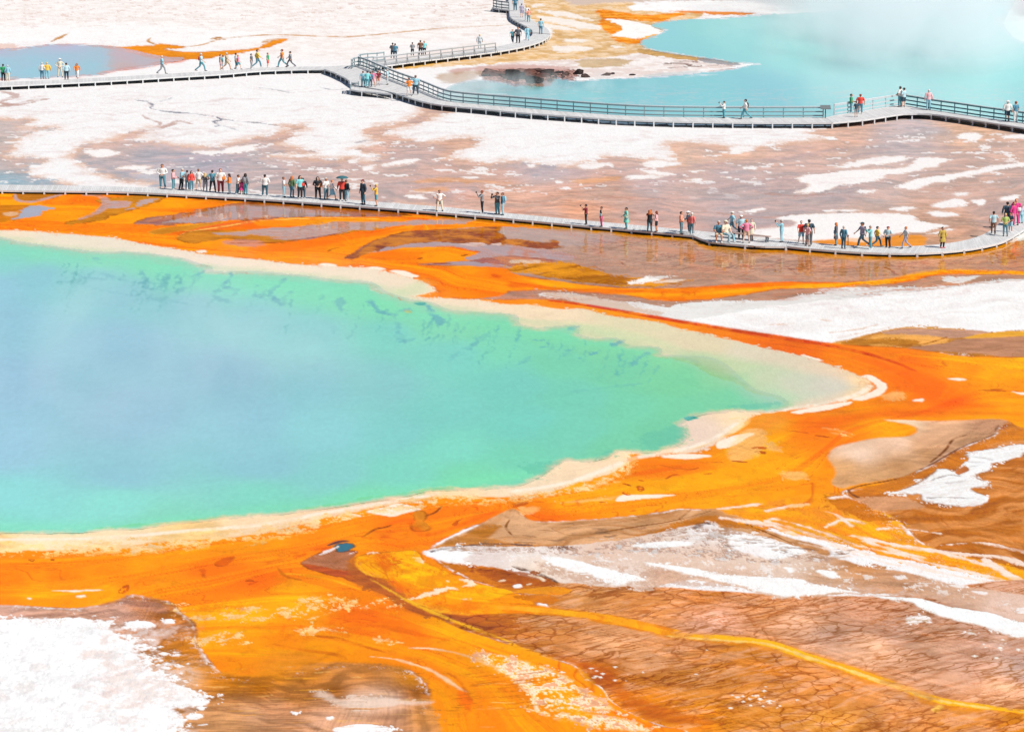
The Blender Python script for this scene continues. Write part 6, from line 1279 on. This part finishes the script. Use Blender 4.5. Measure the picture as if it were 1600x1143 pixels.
for ln_ in PEOPLE.strip().split('\n'):
    f = ln_.split('|'); u, v, hv = (float(q) for q in f[0].split(','))
    k, face = f[1], f[2]; tk, tc = f[3].split(' ', 1); bk, bc = f[4].split(' ', 1); hk, hc = f[5].split(' ', 1)
    z = ZA if v > 280 else (ZB if (v > 128 and u > 540) else ZC)
    p = at(u, v - .5, z)
    zc = (p - cam.location).length; hgt = max(1.05, min(2.0, (v - hv) * zc / FPX / math.cos(PITCH + .02)))
    full = 1.78 if k != 'sit' else 1.36
    sc = hgt / full * (1.04)
    rz = R(FACE[face] + random.Random(int(u)).uniform(-14, 14))
    wide = random.Random(int(u * 7)).uniform(1.05, 1.38)
    adj = {'hands in front': 'hands joined'}.get(POSEW[k], POSEW[k])
    tn = '%s %s' % (tc, TOPW[tk]); bn = '%s %s' % (bc, bk)
    lab = 'person in %s and %s' % (tn, bn)
    hat = f[6].strip()
    w_ = f[8].strip()
    cand = lab + (' with %s %s' % (hat.split(' ', 1)[1], hat.split(' ', 1)[0].replace('_', ' ')) if hat else '') + ', ' + w_
    if len(cand.replace(',', '').split()) > 16: cand = lab + ', ' + w_
    if len(cand.replace(',', '').split()) > 16: cand = 'person in %s, %s' % (tn, w_)
    while len(cand.split()) > 16: cand = ' '.join(cand.split()[:-1])
    root = tag(empty('person', p, rz), cand, 'person', 'visitors on the boardwalks'); root.scale = (sc * wide, sc * wide, sc)
    labels[cand] = labels.get(cand, 0) + 1
    skin = alb(random.Random(int(u * 3)).choice([(240, 190, 165), (226, 170, 140), (206, 146, 116), (245, 200, 180)]))
    body = link('body', gm(k, 'body'), root, color=skin)
    link('face', gm(k, 'face'), body, color=alb((90, 40, 36)))
    link(TOPW[tk].replace(' ', '_'), gm(k, tk), root, color=alb(PAL[tc])); link(bk, gm(k, bk), root, color=alb(PAL[bc]))
    shoe = (236, 60, 80) if 'red shoes' in w_ else random.Random(int(u)).choice([(60, 60, 66), (230, 230, 232), (70, 90, 100)])
    link('shoe', gm(k, 'left_shoe'), root, color=alb(shoe)); link('shoe', gm(k, 'right_shoe'), root, color=alb(shoe))
    link('hair', gm(k, hk), root, color=alb(PAL[hc]))
    if hat:
        hkind, hcol = hat.split(' ', 1); link(hkind, gm(k, hkind), root, color=alb(PAL[hcol]))
    carry = f[7].strip(); mid = p + Vector((0, 0, (POSES[k]['hip'] + .35) * sc))
    if carry.startswith('bag') or carry.startswith('backpack'):
        ck, cc = carry.split(' ', 1); bag(alb(PAL[cc]), mid, rz, '%s %s carried by %s' % (cc, 'backpack' if ck == 'backpack' else 'bag', ' '.join(('person in %s, %s' % (tn, w_)).split()[:12])), ck, sc)
    elif carry.startswith('jacket'):
        cc = carry.split(' ', 1)[1]; b = MB(); hp = POSES[k]['hip'] * sc
        b.tube([(0, .02, .12), (0, .03, -.05), (0, .06, -.30)], [(.19, .15), (.21, .16), (.23, .13)], 14); b.build('tied_jacket', M_CLOTH, root, True, alb(PAL[cc])).location = (0, .04, .90)
    elif carry == 'phone':
        hp = (Vector(POSES[k]['wr'][0]) + Vector(POSES[k]['wr'][1])) / 2 * sc + Vector((0, -.05, .10)); q = p + Matrix.Rotation(rz, 3, 'Z') @ Vector((hp.x, hp.y * wide, hp.z))
        o = empty('camera', q, rz); tag(o, 'black camera held up by ' + ' '.join(('person in %s, %s' % (tn, w_)).split()[:11]), 'camera', 'cameras held up by visitors')
        b = MB(); b.box((0, 0, 0), (.15, .05, .10)); b.box((0, 0, .06), (.06, .045, .03)); b.build('camera_body', M_PLASTIC, o, color=alb((40, 40, 46)))
        b = MB(); b.tube([(0, -.02, 0), (0, -.09, 0)], [.035, .038], 12); b.build('lens', M_PLASTIC, o, color=alb((24, 24, 28)))
    elif carry == 'umbrella':
        o = tag(empty('umbrella', p + Vector((.02, -.05, 1.0 * sc)), 0), 'open dark teal umbrella held by person in red jacket', 'umbrella')
        b = MB(); b.tube([(0, 0, 0), (0, 0, 1.0)], .012, 6); b.build('shaft', M_PLASTIC, o, color=alb((40, 44, 50)))
        b = MB(); b.tube([(0, 0, 0), (0, 0, -.10), (.03, 0, -.13), (.05, 0, -.10)], .014, 6); b.build('handle', M_PLASTIC, o, color=alb((40, 30, 26)))
        b = MB(); n = 8; b.v.append((0, 0, 1.0)); R_ = .52
        for j, (rr_, zz) in enumerate(((.22, .965), (.40, .90), (R_, .80))):
            for q in range(n * 2):
                a = math.pi * q / n; dip = 0 if q % 2 == 0 else .035 * (j + 1) / 3; b.v.append((math.cos(a) * rr_ * (1 - dip), math.sin(a) * rr_ * (1 - dip), zz + dip * .6))
        for q in range(16): b.f.append((0, 1 + q, 1 + (q + 1) % 16)); [b.f.append((1 + j * 16 + q, 17 + j * 16 + q, 17 + j * 16 + (q + 1) % 16, 1 + j * 16 + (q + 1) % 16)) for j in (0, 1)]
        cn = b.build('canopy', M_CLOTH, o, False, alb((64, 110, 120))); sm_ = cn.modifiers.new('t', 'SOLIDIFY'); sm_.thickness = .006
        for q in range(8):
            a = math.pi * q / 4; b = MB(); b.tube([(0, 0, .985), (math.cos(a) * .38, math.sin(a) * .38, .895), (math.cos(a) * .51, math.sin(a) * .51, .79)], .006, 5); b.build('rib', M_PLASTIC, o, color=alb((60, 64, 70)))
for q, n in labels.items():
    if n > 1: print('DUPLICATE LABEL', q)
# pink bag resting in the grip of the white shirted person
bag(alb(PAL['magenta']), at(375, 303.5, ZA) + Vector((.0, -.1, 1.05)), 0, 'magenta bag hanging between the white shirt and the grey hoodie', 'bag', 1.0)
# ------------------------------------------------------------ steam
def steam_cloud(name, c, s, dens, label, seed, sc=0.35, lo=.42):
    bm = bmesh.new(); bmesh.ops.create_icosphere(bm, subdivisions=4, radius=1.0)
    me = bpy.data.meshes.new(name); bm.to_mesh(me); bm.free(); me.transform(Matrix.Diagonal((*s, 1)))
    m = bpy.data.materials.new(name); m.use_nodes = True; nt = m.node_tree; nt.nodes.clear(); l = nt.links
    out = N(nt, 'ShaderNodeOutputMaterial'); v = N(nt, 'ShaderNodeVolumePrincipled'); l.new(v.outputs[0], out.inputs['Volume'])
    v.inputs['Color'].default_value = (1, 1, 1, 1); v.inputs['Anisotropy'].default_value = -0.35
    tc = N(nt, 'ShaderNodeTexCoord')
    dv_ = N(nt, 'ShaderNodeVectorMath', operation='DIVIDE'); l.new(tc.outputs['Object'], dv_.inputs[0]); dv_.inputs[1].default_value = s
    ln = N(nt, 'ShaderNodeVectorMath', operation='LENGTH'); l.new(dv_.outputs[0], ln.inputs[0])
    fall = mathn(nt, 'SUBTRACT', 1.0, ln.outputs['Value'], clamp=True)
    mp = N(nt, 'ShaderNodeMapping'); l.new(tc.outputs['Object'], mp.inputs[0]); mp.inputs['Location'].default_value = (seed * 7.1, seed * 3.3, 0); mp.inputs['Scale'].default_value = (1, .4, .7)
    ns = N(nt, 'ShaderNodeTexNoise', i_Scale=sc, i_Detail=4.0, i_Roughness=0.55, i_Distortion=.6); l.new(mp.outputs[0], ns.inputs['Vector'])
    n_ = mathn(nt, 'MULTIPLY_ADD', ns.outputs[0], 1 / (1 - lo) * 1.6, -lo / (1 - lo) * 1.6, clamp=True)
    l.new(mathn(nt, 'MULTIPLY', mathn(nt, 'MULTIPLY', mathn(nt, 'POWER', fall, .8), n_), dens), v.inputs['Density'])
    me.materials.append(m); o = link(name, me); o.location = c
    tag(o, label, 'steam', kind='stuff'); return o
steam_cloud('steam', at(850, 141) + Vector((0, 0, .7)), (13, 5, 1.7), .20, 'grey white steam drifting off the water below the broken rock bank', 1, .45, .40)
steam_cloud('steam', at(730, 142) + Vector((0, 0, .8)), (7, 5, 1.6), .16, 'pale steam beside the rock bank behind the railing', 2, .5, .38)
steam_cloud('steam', at(1420, 75) + Vector((0, 0, 3.5)), (17, 42, 8), .22, 'tall pale steam over the right part of the turquoise pool', 3, .12, .36)
steam_cloud('steam', at(1380, 10) + Vector((0, 0, 4)), (26, 34, 8), .26, 'white steam veil at the far end of the turquoise pool', 4, .1, .34)
steam_cloud('steam', at(260, 600) + Vector((0, 0, 2.6)), (19, 30, 4), .028, 'faint bluish steam lying over the left half of the big hot spring', 5, .16, .40)
scene.cycles.volume_step_rate = 2.0; scene.cycles.volume_max_steps = 128; scene.cycles.volume_bounces = 2
